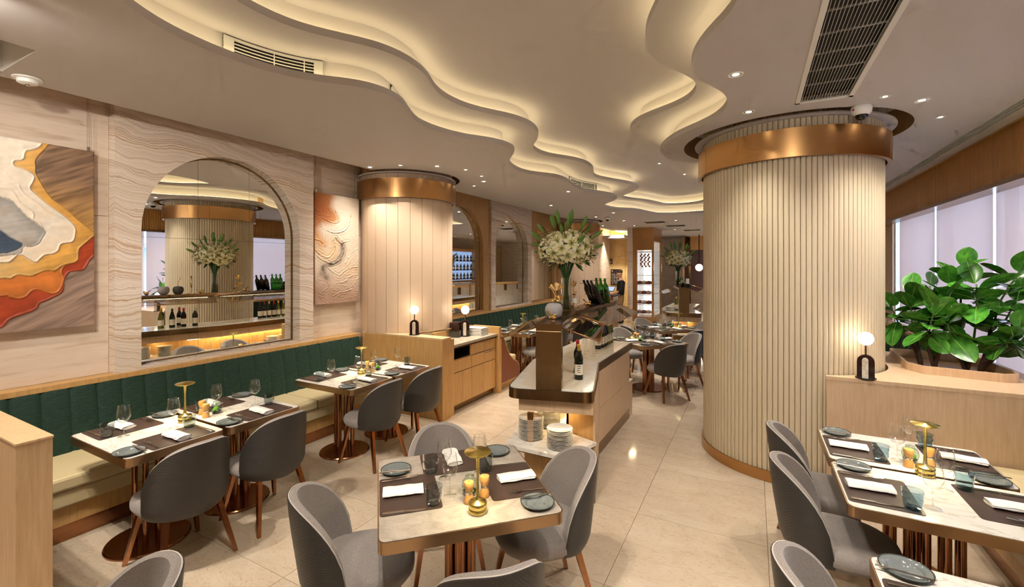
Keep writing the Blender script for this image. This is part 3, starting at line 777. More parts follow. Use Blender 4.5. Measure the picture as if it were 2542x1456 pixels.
for x, y, lab in ((-2.5, 13.4, 'nearest square ceiling grille beside the meat showcase'), (-2.15, 14.9, 'middle square ceiling grille beside the meat showcase'), (-1.9, 17.0, 'farthest square ceiling grille beyond the meat showcase')):
    place('fgr', far_grille, (x, y, ZC), 0, lab, 'square grilles on the far ceiling')

# ------------------------------------------------------------------ relief paintings (sculpted paint on canvas)
def poly_dist(P, line):
    """distance from points to a polyline"""
    d = np.full(len(P), 1e9)
    for a, b in zip(line, line[1:]):
        a = np.array(a); b = np.array(b); ab = b-a; t = np.clip(((P-a)@ab)/max(1e-9, ab@ab), 0, 1)
        d = np.minimum(d, np.linalg.norm(P-(a+t[:, None]*ab), axis=1))
    return d
def in_poly(P, poly):
    x, y = P[:, 0], P[:, 1]; r = np.zeros(len(P), bool); j = len(poly)-1
    for i in range(len(poly)):
        xi, yi = poly[i]; xj, yj = poly[j]
        if yi != yj: r ^= ((yi > y) != (yj > y)) & (x < (xj-xi)*(y-yi)/(yj-yi)+xi)
        j = i
    return r
def wig(l, k=5, amp=.0055, seed=1):
    q = catmull(l, .012, closed=False); rng = np.random.RandomState(seed); n = len(q)
    w = np.interp(np.arange(n), np.arange(0, n+6, 6), rng.randn(len(np.arange(0, n+6, 6))))
    return [tuple(p) for p in q+np.c_[w, -w]*amp]
rng = np.random.RandomState(3)
def vnoise(P, fx, fy, seed):
    r = np.random.RandomState(seed); g = r.rand(64, 64)
    x = (P[:, 0]*fx) % 63; y = (P[:, 1]*fy) % 63; i = x.astype(int); j = y.astype(int); u = x-i; v = y-j
    u = u*u*(3-2*u); v = v*v*(3-2*v); i2 = (i+1) % 64; j2 = (j+1) % 64
    return (g[i, j]*(1-u)+g[i2, j]*u)*(1-v)+(g[i, j2]*(1-u)+g[i2, j2]*u)*v
def lin(c): return np.array(srgb(*c)[:3])
def canvas(name, label, Ys, Zs, face, colfun, depth=.045, hooks=()):
    t = thing(name, label, 'painting', (face, float(np.mean(Ys)), float(Zs.min())))
    YY, ZZ = np.meshgrid(Ys, Zs); P = np.c_[YY.ravel(), ZZ.ravel()]
    col, h = colfun(P)
    def blur(a):
        b = np.pad(a, ((1, 1), (1, 1))+((0, 0),)*(a.ndim-2), mode='edge'); return (b[:-2, 1:-1]+b[2:, 1:-1]+b[1:-1, :-2]+b[1:-1, 2:]+2*b[1:-1, 1:-1])/6
    sh_ = (len(Zs), len(Ys)); col = blur(blur(col.reshape(*sh_, 3))).reshape(-1, 3); h = blur(h.reshape(sh_)).ravel()
    edge = np.minimum.reduce([P[:, 0]-Ys.min(), Ys.max()-P[:, 0], P[:, 1]-Zs.min(), Zs.max()-P[:, 1]])
    h = h*np.clip(edge/.008, 0, 1)
    y0, z0 = t.location.y, t.location.z
    v = np.c_[h, P[:, 0]-y0, P[:, 1]-z0]; ny, nz = len(Ys), len(Zs)
    f = [(j*ny+i, j*ny+i+1, (j+1)*ny+i+1, (j+1)*ny+i) for j in range(nz-1) for i in range(ny-1)]
    me = bpy.data.meshes.new('paint_layer'); me.from_pydata(v.tolist(), [], f); me.materials.append(MATS['paint_art'])
    ca = me.color_attributes.new('Col', 'FLOAT_COLOR', 'POINT')
    ca.data.foreach_set('color', np.c_[np.clip(col, 0, 1), np.ones(len(col))].astype(np.float32).ravel())
    me.polygons.foreach_set('use_smooth', [True]*len(me.polygons)); me.update(); link('paint_layer', me, t)
    a, b = Ys.min()-y0, Ys.max()-y0; H = Zs.max()-z0
    MB().box(-depth, -.0015, a, b, 0, H).build('canvas', 'canvas_side', t)
    for y in hooks:
        MB().tube([(-.03, y-y0, H), (-.035, y-y0, 3.5-z0)], .0016, 5).build('hanging_wire', 'steel', t)
        MB().tube([(-.03, y-y0+.012, H), (-.035, y-y0+.012, 3.5-z0)], .0016, 5).build('hanging_wire', 'steel', t)
        MB().cbox((-.028, y-y0+.006, H+.02), (.012, .02, .035)).cbox((-.022, y-y0+.006, H+.005), (.008, .012, .03)).build('hook', 'steel', t)
    return t
plain('canvas_side', srgb(168, 112, 70), .7)
L0 = .1
S = dict(
 streak=[(1.37,2.9),(1.29,2.75),(1.29,2.67),(1.31,2.56),(1.37,2.45),(1.45,2.38),(1.54,2.28),(1.64,2.19)],
 cream=[(1.34,2.9),(1.29,2.81),(1.23,2.76),(1.22,2.73),(1.17,2.7),(1.17,2.67),(1.19,2.65),(1.25,2.63),(1.28,2.6),(1.26,2.54),(1.26,2.5),(1.31,2.44),(1.37,2.38),(1.45,2.31),(1.5,2.24),(1.51,2.17),(1.5,2.11),(1.47,2.1),(1.42,2.09),(1.41,2.04),(1.38,2.01),(1.33,2.0),(1.28,1.95),(1.24,1.97),(1.2,2.0),(1.15,1.95),(1.1,1.94),(.8,1.9),(.45,2.02),(L0,1.96)],
 yellow=[(1.64,2.2),(1.59,2.13),(1.54,2.06),(1.54,1.99),(1.52,1.95),(1.44,1.92),(1.39,1.88),(1.34,1.88),(1.26,1.84),(1.19,1.85),(1.15,1.82),(1.1,1.82),(.8,1.75),(.45,1.86),(L0,1.8)],
 orange=[(1.46,1.94),(1.43,1.88),(1.45,1.82),(1.44,1.77),(1.41,1.72),(1.37,1.7),(1.29,1.73),(1.24,1.68),(1.19,1.67),(1.14,1.69),(1.1,1.7),(.8,1.62),(.45,1.72),(L0,1.66)],
 red=[(1.64,2.02),(1.56,1.91),(1.48,1.87),(1.45,1.82),(1.43,1.73),(1.37,1.66),(1.31,1.63),(1.29,1.59),(1.2,1.55),(1.15,1.52),(1.1,1.46),(.9,1.44),(L0,1.5)],
 grey=[(.6,2.38),(.9,2.46),(1.1,2.43),(1.15,2.41),(1.2,2.34),(1.23,2.3),(1.27,2.26),(1.32,2.21),(1.33,2.16),(1.31,2.09),(1.26,2.06),(1.22,2.06),(1.18,2.0),(.9,2.0),(.6,2.05)],
 blue=[(.8,2.26),(1.0,2.22),(1.1,2.18),(1.14,2.14),(1.18,2.11),(1.22,2.08),(1.21,2.05),(1.15,2.02),(1.1,2.01),(.8,2.0),(.66,2.1)])
R1 = [(.7,2.56),(.95,2.55),(1.1,2.49),(1.15,2.48),(1.18,2.42),(1.2,2.38),(1.24,2.35),(1.27,2.31),(1.27,2.27),(1.3,2.25),(1.32,2.21)]
R2 = [(1.18,2.53),(1.21,2.47),(1.26,2.42),(1.3,2.39),(1.34,2.34),(1.38,2.32),(1.44,2.3)]
R3 = [(1.0,2.66),(1.1,2.62),(1.13,2.6)]
def art_large(P):
    n1 = vnoise(P, 9, 9, 1); n2 = vnoise(P, 40, 40, 2)
    u = P[:, 0]*.85+P[:, 1]*.5; w = -P[:, 0]*.5+P[:, 1]*.85      # slanting brush streaks
    st = vnoise(np.c_[u, w], 5, 60, 4); st2 = vnoise(np.c_[u, w], 12, 170, 5); stt = .6*st+.4*st2
    col = lin((154, 128, 112))*(.42+1.1*stt[:, None]); h = .002*stt
    cr = wig(S['cream'], seed=2); ye = wig(S['yellow'], seed=3); orr = wig(S['orange'], seed=4); rd = wig(S['red'], seed=5); sk = wig(S['streak'], seed=6)
    def lay(mask, c, hh, line, ridge=.007, soft=.03, tint=.25, grad=.22):
        nonlocal col, h
        d = poly_dist(P, line)
        bs = vnoise(np.c_[P[:, 0]*.95+P[:, 1]*.3, -P[:, 0]*.3+P[:, 1]*.95], 6, 75, 7)
        dep = np.clip(d/.07, 0, 1)
        c = lin(c)*(1-tint*.5+tint*n1[:, None]+.16*(n2[:, None]-.5)+.30*(bs[:, None]-.5)*min(1, tint*4))*(1-grad+grad*1.5*dep[:, None])
        col = np.where(mask[:, None], c, col)
        h = np.where(mask, hh*np.clip(d/.006, 0, 1)+ridge*np.exp(-((d-.006)/.006)**2)+.0015*n2, h)
    far = [(L0-.1, 3.2), (2, 3.2), (2, 2.2)]
    lay(in_poly(P, rd+[(L0-.1, 3.2), (2, 3.2), (2, 2.02)]), (166, 62, 26), .005, rd)
    lay(in_poly(P, orr+[(L0-.1, 1.7), (L0-.1, 3.2), (1.46, 3.2)]), (204, 116, 44), .008, orr)
    m = in_poly(P, ye+[(L0-.1, 3.2), (2, 3.2)]); lay(m, (212, 158, 76), .012, ye)
    # pale gold towards the left of the yellow band
    k = np.clip((1.35-P[:, 0])/.3, 0, 1)*m; col = col*(1-.5*k[:, None])+lin((232, 208, 150))*.5*k[:, None]
    m = in_poly(P, sk+[(2, 3.2)]); g = np.clip((2.62-P[:, 1])/.45, 0, 1)[:, None]
    c = (lin((142, 112, 88))*(1-g)+lin((196, 148, 78))*g)*(.3+1.35*stt[:, None]); d = poly_dist(P, sk)
    col = np.where(m[:, None], c, col); h = np.where(m, .006+.002*stt-.004*np.exp(-(d/.008)**2), h)
    m = in_poly(P, cr+[(L0-.1, 3.2), (1.34, 3.2)]); lay(m, (236, 224, 206), .018, cr, .008, tint=.10, grad=.03)
    k = m*np.clip((n1-.45)*1.5, 0, .5)*np.clip((2.5-P[:, 1])/.3, 0, 1); col = col*(1-k[:, None])+lin((232, 204, 168))*k[:, None]
    gr = wig(S['grey'], seed=8); gp = gr+gr[:1]; m = in_poly(P, gr); lay(m, (176, 172, 166), .012, gp, .005, tint=.35)
    k = m*np.clip((n1-.6)*2.4, 0, .6); col = col*(1-k[:, None])+lin((150, 120, 88))*k[:, None]
    bl = wig(S['blue'], seed=9); m = in_poly(P, bl); lay(m, (66, 84, 104), .009, bl+bl[:1], .002, tint=.4)
    for r, a in ((R1, .009), (R2, .007), (R3, .004)):
        d = poly_dist(P, wig(r, seed=11)); h += a*np.exp(-(d/.006)**2)
    return col, h
Ys = np.r_[np.linspace(.13, 1.0, 70, endpoint=False), np.linspace(1.0, 1.63, 230)]
canvas('relief_painting', 'large relief painting of cream, orange, red and grey flowing layers', Ys, np.linspace(1.43, 2.87, 330), -4.83, art_large, hooks=(.35, 1.595))

def art_small(P):
    a = (P[:, 0]-3.76)/.71; b = (P[:, 1]-1.43)/1.42
    Q = np.c_[a*480+120, 1345-b*1255]                 # working grid of the swirl drawing
    n1 = vnoise(Q, 1/60, 1/60, 21); n2 = vnoise(Q, 1/9, 1/9, 22); n3 = vnoise(Q, 1/28, 1/28, 23)
    col = lin((232, 216, 196))*(.95+.1*n1[:, None]); h = .002*n2+.002*n3
    bot = np.clip((Q[:, 1]-860-120*(Q[:, 0]/600))/300, 0, 1)[:, None]; col = col*(1-bot)+lin((178, 146, 124))*(.9+.2*n1[:, None])*bot
    tan = np.exp(-((Q[:, 1]-960)/110)**2)*np.clip((Q[:, 0]-300)/200, 0, 1)*.5; col = col*(1-tan[:, None])+lin((214, 176, 128))*tan[:, None]
    org = [(330,60),(300,170),(290,230),(350,300),(368,360),(335,410),(280,432),(200,430),(150,500),(190,580),(235,640),(232,690),(180,700),(100,620),(60,400),(60,60)]
    d = poly_dist(Q, org); m = in_poly(Q, org); w = np.clip(.5+np.where(m, d, -d)/70, 0, 1)[:, None]
    deep = np.clip(1-((Q[:, 0]-120)**2/300**2+(Q[:, 1]-260)**2/330**2), 0, 1)[:, None]
    col = col*(1-w)+(lin((218, 166, 112))*(1-deep)+lin((166, 88, 34))*deep)*w
    gold = [(100,700),(180,760),(250,800),(310,790),(320,640)]; d = poly_dist(Q, gold); k = .55*np.exp(-(d/60)**2)[:, None]; col = col*(1-k)+lin((224, 180, 120))*k
    brown = [(408,650),(418,740),(395,800),(350,860),(280,890),(210,920),(195,990),(235,1040)]
    d = poly_dist(Q, brown); k = .95*np.exp(-(d/34)**2)[:, None]*(.5+.6*n3[:, None]); col = col*(1-k)+lin((84, 66, 54))*k
    lines = [([(240,170),(240,240),(280,300),(260,340),(170,320)], .004), ([(320,280),(360,330),(355,400),(290,415),(180,365)], .007), ([(130,270),(200,320),(250,350)], .003),
             ([(240,510),(330,525),(420,495),(470,430),(490,330),(470,250)], .010), ([(100,605),(170,620),(210,660)], .006), ([(225,560),(240,610),(235,680)], .005),
             ([(310,580),(325,660),(315,740),(260,810),(200,800),(120,715)], .008), ([(340,570),(380,620),(408,660),(412,760),(360,850),(290,885),(200,850),(140,790)], .012),
             ([(400,640),(440,620),(500,600)], .007), ([(260,930),(330,985),(380,1020),(430,970),(520,930),(590,920)], .008), ([(340,1110),(440,1090),(500,1030),(590,1010)], .006),
             ([(300,1270),(380,1220),(440,1215),(520,1190)], .008), ([(160,1050),(240,1080),(255,1140),(200,1200)], .006), ([(440,880),(480,780),(590,690)], .003), ([(470,830),(530,740),(590,730)], .003),
             ([(520,1150),(560,1100),(590,1050)], .005), ([(310,1185),(370,1190)], .006)]
    for l, amp in lines:
        q = wig([(x/1000, y/1000) for x, y in l], seed=len(l)+int(l[0][0])); q = [(x*1000, y*1000) for x, y in q]
        d = poly_dist(Q, q); h += .6*amp*np.exp(-(d/6)**2)*np.clip(2.2*n2*n3*2-.25, 0, 1.6)
        # fine parallel ridges beside each stroke
        h += .22*amp*np.cos(d/4.5)*np.exp(-(d/34)**2)
    scur = [(330,60),(300,200),(368,360),(280,440),(160,520),(235,650),(320,600),(400,660),(412,760),(340,860),(210,920),(190,1000),(260,1080),(420,1180),(600,1150)]
    fl_ = poly_dist(Q, scur); h += .0016*np.sin(fl_/5.0+5*n1)*np.clip(2.5*n3-.9, 0, 1)
    return col, h
canvas('relief_painting', 'smaller tall relief painting with an orange swirl, between onyx arch and column', np.linspace(3.76, 4.47, 190), np.linspace(1.43, 2.85, 330), -4.83, art_small, hooks=(3.79, 4.42))

# ------------------------------------------------------------------ banquettes
def channel_mesh(w, h, lean, th=.09, top=.03):
    """one upright upholstered channel, bulging, facing +x; runs along y by w"""
    m = MB(); rows = []
    zs = [0, .04, .2*h, .5*h, .8*h, h-.05, h-.02, h-.004, h]
    ins = [0, .0, 0, 0, 0, .004, .012, .03, .06]
    for z, i_ in zip(zs, ins):
        r = []
        for k in range(9):
            t = k/8*2-1; b = .018*math.sqrt(max(0, 1-t**4*.999)); x = -lean*z/h+b-i_
            r.append((x, t*w/2*.997, z))
        rows.append(r)
    back = [(-th-lean, (k/8*2-1)*w/2*.997, h) for k in range(9)]
    rows.append(back); rows.append([(-th-lean, (k/8*2-1)*w/2*.997, 0) for k in range(9)])
    m.grid([r[::-1] for r in rows])
    for s_ in (0, 8): m.add([r[s_] for r in rows], [tuple(range(len(rows)))[::(-1 if s_ else 1)]])
    return m.mesh('back_channel', 'velvet', True)
def banquette(name, label, y0, y1, xb, facing=1, pitch=.165, seat=(.47, .52), ledge=True, cushions=3, kick='copper'):
    """xb: x of the foot of the backrest; facing +1 towards +x"""
    t = thing(name, label, 'bench', (xb, y0, 0), 0 if facing == 1 else PI)
    L = y1-y0; sg = facing
    def Y(a): return a if facing == 1 else -a-0
    lo, hi = (0, L) if facing == 1 else (-L, 0)
    n = max(1, round(L/pitch)); w = L/n; me = channel_mesh(w, .55, .09)
    for k in range(n): link('back_channel', me, t, (0, lo+w*(k+.5), .44))
    # seat: plinth, timber rail, upholstered box, cushions
    MB().box(-.1, .46, lo, hi, .0, .125).build('plinth', kick, t)
    MB().box(-.1, .49, lo, hi, .125, .26).build('timber_rail', 'wood_gold', t, bevel=.003)
    MB().box(-.1, .525, lo, hi, .26, .372).build('seat_box', 'leather_cream', t, bevel=.012)
    for k in range(cushions):
        a, b = lo+L*k/cushions+.003, lo+L*(k+1)/cushions-.003
        MB().box(-.06, .545, a, b, .375, .472).build('seat_cushion', 'leather_cream', t, bevel=.02)
    if ledge: MB().box(-.25, -.075, lo, hi, .955, 1.0).build('ledge', 'wood_gold', t, bevel=.004)
    return t
banquette('banquette', 'long dark green channelled banquette with cream seat along the left wall', .965, 4.43, -4.69)
b2 = banquette('banquette', 'farther green channelled banquette under the second onyx arch', 6.0, 11.6, -4.69, cushions=5)
def right_bench(label, y0, y1, cushions):
    t = banquette('banquette', label, y0, y1, 0, 1, cushions=cushions)
    t.rotation_euler = (0, 0, PI); t.location = (1.84, y1, 0); return t
right_bench('green channelled bench along the windows, glimpsed behind the rubber plants', 6.22, 10.4, 4)
right_bench('cream seated window bench beside the right hand tables', .2, 4.53, 4)

# low timber partitions
pp = thing('partition_panel', 'pale timber partition end at the lower left corner', 'partition', (-3.36, .82, 0))
MB().box(-1.54, 0, 0, .14, 0, .985).build('panel_body', 'wood_ash', pp, bevel=.002)
MB().box(-1.54, .004, -.004, .144, .985, 1.0).build('cap', 'wood_ash', pp, bevel=.003)
pt = thing('partition_panel', 'golden timber partition at the end of the left banquette', 'partition', (-3.37, 4.45, 0))
arc = [(LC[0]+(LR+.012)*math.cos(a)+3.37, LC[1]+(LR+.012)*math.sin(a)-4.45) for a in np.linspace(rad(-47), rad(-104), 20)]
poly = [(-1.37, 0), (0, 0), (0, .18)]+[p for p in arc if p[1] < .18 or True]
poly = [(-1.36, 0.0), (0, 0), (0, .18), (arc[0][0], .18)]+[p for p in arc if p[1] < .179]
MB().prism(poly, 0, 1.0).build('panel_body', 'wood_gold', pt)
MB().prism([(x*1.002, y) for x, y in poly], 1.0, 1.02).build('cap', 'wood_ash', pt)
tr = [(LC[0]+(LR+.10)*math.cos(a)+3.37, LC[1]+(LR+.10)*math.sin(a)-4.45, 1.03) for a in np.linspace(rad(-42), rad(10), 16)]
MB().tube(tr, .012, 8).build('curved_trim', 'bronze_dark', pt, smooth=True)

# service cabinet behind the partition
sc = thing('service_cabinet', 'golden timber service cabinet with drawers and doors beside the column', 'cabinet', (-3.43, 4.635, 0))
MB().box(-.42, -.02, .0, 1.22, .09, .69).box(-.42, -.02, .565, 1.22, .69, .85).box(-.42, -.30, 0, .565, .69, .85).box(-.30, -.02, 0, .13, .69, .85).box(-.30, -.02, .54, .565, .69, .85).box(-.30, -.02, .13, .54, .835, .85).build('carcass', 'wood_gold', sc)
MB().box(-.40, -.05, 0, 1.22, 0, .09).build('plinth', 'bronze_dark', sc)
MB().box(-.42, .03, .0, 1.215, .862, .90).build('countertop', 'counter_stone', sc, bevel=.003)
MB().box(.0, .034, 0, 1.215, .846, .862).build('counter_edge', 'copper', sc)
MB().box(-.02, .035, 0, .095, 0, .985).build('end_post', 'wood_gold', sc, bevel=.002)
MB().box(-.42, .06, 1.222, 1.29, 0, 1.0).build('end_post', 'wood_gold', sc, bevel=.002)
MB().box(-.46, -.42, .25, 1.22, .85, 1.0).build('upstand', 'wood_gold', sc)
ys = [(.115, .565), (.565, .885), (.885, 1.2)]
d = MB().box(-.30, -.295, .131, .539, .69, .835).box(-.30, -.02, .131, .134, .69, .835).box(-.30, -.02, .536, .539, .69, .835).box(-.30, -.02, .131, .539, .69, .693).build('niche_lining', 'black', sc)
MB().box(-.02, .0, .0, .125, .69, .842).box(-.02, 0, .545, .565, .69, .842).build('niche_frame', 'wood_gold', sc)
for k, (a, b) in enumerate(ys):
    if k: MB().box(-.02, .0, a+.003, b-.003, .69, .842).build('drawer', 'wood_gold', sc, bevel=.002)
    o = MB().box(-.02, .0, a+.003, b-.003, .525, .682).build('drawer', 'wood_gold', sc, bevel=.002)
    if k == 2: MB().box(.0, .002, a+.02, b-.02, .655, .66).build('pull', 'black', o)
for a, b in ((.115, .34), (.34, .565), (.565, .885), (.885, 1.2)):
    o = MB().box(-.02, .0, a+.003, b-.003, .095, .515).build('door', 'wood_gold', sc, bevel=.002)
MB().box(.0, .003, .565, 1.2, .683, .69).build('shadow_gap', 'seam_dark', sc)
# curved leather end of the second banquette and its return seat
ep = thing('bench_end_panel', 'curved brown leather bench end with timber edge beside the cabinet', 'bench', (-3.45, 5.98, 0))
prof = [(0, .15), (.02, .15), (.60, .12), (.66, .3), (.6, .4), (.45, .48), (.3, .6), (.18, .75), (.1, .84), (0, .86)]
prof = [(0, .1), (.62, .1), (.645, .2), (.63, .28), (.55, .35), (.42, .41), (.3, .5), (.2, .63), (.13, .76), (.06, .83), (0, .84)]
m = MB(); m.add([(0, y, z) for y, z in prof]+[(.03, y, z) for y, z in prof], [tuple(range(len(prof)))[::-1], tuple(range(len(prof), 2*len(prof)))]+[(i, (i+1) % len(prof), (i+1) % len(prof)+len(prof), i+len(prof)) for i in range(len(prof))])
m.build('leather_panel', 'leather_brown', ep)
MB().tube([(.015, y, z) for y, z in prof]+[(.015, 0, .1)], .018, 6).build('timber_edge', 'wood_gold', ep, smooth=True)
MB().box(-.62, -.0, .02, .55, .26, .372).build('seat_box', 'leather_cream', ep, bevel=.01)
MB().box(-.62, -.0, .02, .57, .375, .47).build('seat_cushion', 'leather_cream', ep, bevel=.02)
MB().box(-.62, -.02, .02, .5, 0, .26).build('plinth', 'wood_gold', ep)

# planter counter round the fluted column
pl = thing('planter_counter', 'pale timber planter counter wrapped round the fluted column', 'planter', (.54, 4.55, 0))
arc = [(BIGC[0]+(BIGR+.02)*math.cos(a)-.54, BIGC[1]+(BIGR+.02)*math.sin(a)-4.55) for a in np.linspace(rad(-72), rad(60), 30)]
rim = [(.71, 1.42), (.66, .62), (.74, .48), (1.22, .40), (1.31, .44), (1.33, .55), (1.33, 1.38)]
rimr = rounded(rim, .05, 4)
body = [(0, 0), (1.28, 0), (1.28, 1.62), (.3, 1.62)]+arc[::-1][2:]
body = [(0, 0), (1.50, 0), (1.50, 1.62), (arc[-1][0], 1.62)]+arc[::-1]
MB().prism(inset(body, .004), 0, .97).build('front_panel', 'wood_pale', pl)
m = sheet(body, [inset(rimr, .02)], 1.0, True); m2 = MB().add(m.v, m.f)
n_ = len(body); m2.add([(x, y, .97) for x, y in body]+[(x, y, 1.0) for x, y in body], [(i, (i+1) % n_, (i+1) % n_+n_, i+n_) for i in range(n_)])
m2.build('top_board', 'wood_pale', pl)
ri = inset(rimr, .016); k_ = len(rimr); m = MB()
m.add([(x, y, 1.0) for x, y in rimr]+[(x, y, 1.068) for x, y in rimr]+[(x, y, 1.068) for x, y in ri]+[(x, y, .975) for x, y in ri],
      [(j*k_+i, j*k_+(i+1) % k_, (j+1)*k_+(i+1) % k_, (j+1)*k_+i) for j in range(3) for i in range(k_)])
m.build('planter_rim', 'wood_pale', pl, auto=40)
sheet(ri, [], .985, True).build('soil', 'wood_gold', pl)

# ------------------------------------------------------------------ buffet island
BO = (-1.6, 4.5)
def buffet():
    t = thing('buffet_island', 'x', 'buffet', (BO[0], BO[1], 0))
    def W(l): return [(x-BO[0], y-BO[1]) for x, y in l]
    top = W([(-1.77, 3.19), (-1.09, 3.37), (-1.38, 4.44), (-1.38, 5.88), (-2.06, 5.88), (-2.06, 4.28)])
    tr_ = rounded(top, [.11, .09, 0, .02, .05, .0])
    MB().prism(tr_, .845, .927).build('counter_edge', 'bronze_dark', t, auto=30)
    MB().prism(inset(tr_, .012), .90, .931).build('marble_top', 'marble_white', t)
    ax = Vector((-.262, .965)); ac = Vector((.965, .262))
    def near(u, v): p = Vector((-1.43, 3.28))+ac*u+ax*v; return (p.x-BO[0], p.y-BO[1])
    MB().prism([near(-.25, .09), near(.25, .06), near(.25, .95), near(-.25, .98)], .931, .9325).build('warming_plate', 'inlay_cream', t)
    MB().prism(W([(-1.98, 4.52), (-1.47, 4.52), (-1.47, 5.14), (-1.98, 5.14)]), .931, .9325).build('warming_plate', 'inlay_cream', t)
    MB().prism(W([(-1.98, 5.18), (-1.47, 5.18), (-1.47, 5.80), (-1.98, 5.80)]), .931, .9325).build('warming_plate', 'inlay_cream', t)
    ap = W([(-1.70, 3.275), (-1.115, 3.43), (-1.39, 4.43), (-1.39, 5.70), (-2.0, 5.84), (-2.0, 4.3)])
    MB().prism(ap, .735, .845).build('apron', 'wood_pale', t)
    # solid half facing the aisle, in panels
    body = W([(-1.40, 3.62), (-1.135, 3.52), (-1.392, 4.44), (-1.392, 5.70), (-1.70, 5.70), (-1.70, 4.40)])
    MB().prism(inset(body, .004), .02, .735).build('body', 'wood_gold', t)
    for a, b in (((-1.13, 3.50), (-1.385, 4.438)), ((-1.385, 4.442), (-1.385, 5.70))):
        a = Vector(a); b = Vector(b); L = (b-a).length; rz = math.atan2(b.y-a.y, b.x-a.x); c = (a+b)/2
        for z0, z1 in ((.12, .466), (.470, .843)):
            MB().cbox((c.x-BO[0], c.y-BO[1], (z0+z1)/2), (L-.002, .014, z1-z0), rz).build('cladding_panel', 'wood_pale', t)
        MB().cbox((c.x-BO[0], c.y-BO[1], .06), (L, .016, .118), rz).build('kick_plate', 'bronze_dark', t)
    MB().prism(W([(-1.70, 5.70), (-1.385, 5.70), (-1.385, 5.88), (-1.70, 5.88)]), 0, .43).build('end_plinth', 'wood_pale', t)
    MB().prism(W([(-1.72, 5.70), (-1.38, 5.70), (-1.38, 5.89), (-1.72, 5.89)]), .43, .452).build('end_shelf', 'marble_white', t)
    # open side: marble shelf on a recessed base, plates stand here
    sh = W([(-1.74, 3.12), (-1.26, 3.11), (-1.11, 3.50), (-1.41, 3.60), (-1.71, 4.38), (-1.71, 5.86), (-2.02, 5.86), (-2.02, 4.3)])
    MB().prism(sh, .472, .5).build('lower_shelf', 'marble_white', t)
    MB().prism(inset(sh, .004), .462, .472).build('shelf_edge', 'bronze_dark', t)
    bs = W([(-1.66, 3.30), (-1.30, 3.26), (-1.18, 3.52), (-1.44, 3.62), (-1.74, 4.40), (-1.74, 5.82), (-1.94, 5.82), (-1.94, 4.32)])
    MB().prism(bs, .1, .462).build('shelf_base', 'wood_gold', t)
    MB().prism(inset(bs, .03), 0, .1).build('kick_plate', 'bronze_dark', t)
    p = near(-.155, .03); MB().cbox((p[0], p[1], .6175), (.05, .03, .235), rad(15)).build('support_post', 'bronze', t)
    MB().box(-2.0-BO[0], -1.97-BO[0], 5.80-BO[1], 5.84-BO[1], .5, .735).build('support_post', 'bronze', t)
    MB().prism(W([(-1.76, 3.9), (-1.75, 4.4), (-1.75, 5.8), (-1.78, 5.8), (-1.78, 4.4), (-1.79, 3.9)]), .715, .733).build('niche_light', 'niche_strip', t)
    MB().prism(W([(-1.60, 3.56), (-1.36, 3.52), (-1.36, 3.545), (-1.60, 3.585)]), .715, .733).build('niche_light', 'niche_strip', t)
    # gantry: two posts, bent shelf, sloping glass wings
    q = near(-.005, .05); MB().cbox((q[0], q[1], 1.165), (.205, .10, .47), rad(15.2)).build('gantry_post', 'bronze_dark', t, bevel=.002)
    MB().box(-1.69-BO[0], -1.635-BO[0], 5.78-BO[1], 5.88-BO[1], .931, 1.40).build('gantry_post', 'bronze', t)
    c0 = near(-.107, -.0); c1 = near(.097, -.0)
    shelf = [c0, c1]+W([(-1.60, 4.385), (-1.60, 5.90), (-1.81, 5.90), (-1.81, 4.335)])
    MB().prism(shelf, 1.40, 1.459).build('gantry_shelf', 'bronze_dark', t)
    for a, b in ((near(0, .15), near(0, 1.0)), W([(-1.705, 4.45), (-1.705, 5.75)])):
        a = Vector(a); b = Vector(b); c = (a+b)/2; MB().cbox((c.x, c.y, 1.395), ((b-a).length, .014, .008), math.atan2(b.y-a.y, b.x-a.x)).build('gantry_light', 'gantry_strip', t)
    def pane(a, b, out, drop, w):
        a = Vector(a); b = Vector(b); o = Vector(out)*w
        P = [(a.x, a.y, 1.425), (b.x, b.y, 1.425), (b.x+o.x, b.y+o.y, 1.425-drop), (a.x+o.x, a.y+o.y, 1.425-drop)]
        m = MB().add(P+[(x, y, z-.008) for x, y, z in P], [(0, 1, 2, 3), (7, 6, 5, 4), (0, 4, 5, 1), (1, 5, 6, 2), (2, 6, 7, 3), (3, 7, 4, 0)])
        g = m.build('glass_wing', 'guard_glass', t)
        MB().tube([P[0], P[3]], .005, 6).tube([P[3], P[2]], .004, 6).tube([P[2], P[1]], .005, 6).build('wing_edge', 'bronze', g, smooth=True)
    nb = (near(.10, .04), near(.10, 1.10)); fb = W([(-1.60, 4.41), (-1.60, 5.88)])
    pane(nb[0], nb[1], (.965, .262), .10, .30); pane(fb[0], fb[1], (1, 0), .10, .32)
    nb = (near(-.11, .04), near(-.11, 1.06)); fb = W([(-1.81, 4.37), (-1.81, 5.88)])
    pane(nb[0], nb[1], (-.965, -.262), .10, .30); pane(fb[0], fb[1], (-1, 0), .10, .32)
    return t
OFF2 = (.16, 6.75)
place('buffet', buffet, (BO[0], BO[1], 0), 0, 'bent buffet island with marble top, bronze edge and glass gantry shelf in the middle', 'buffet islands')
place('buffet', buffet, (BO[0]+OFF2[0], BO[1]+OFF2[1], 0), 0, 'second buffet island farther back, partly hidden by the fluted column', 'buffet islands')

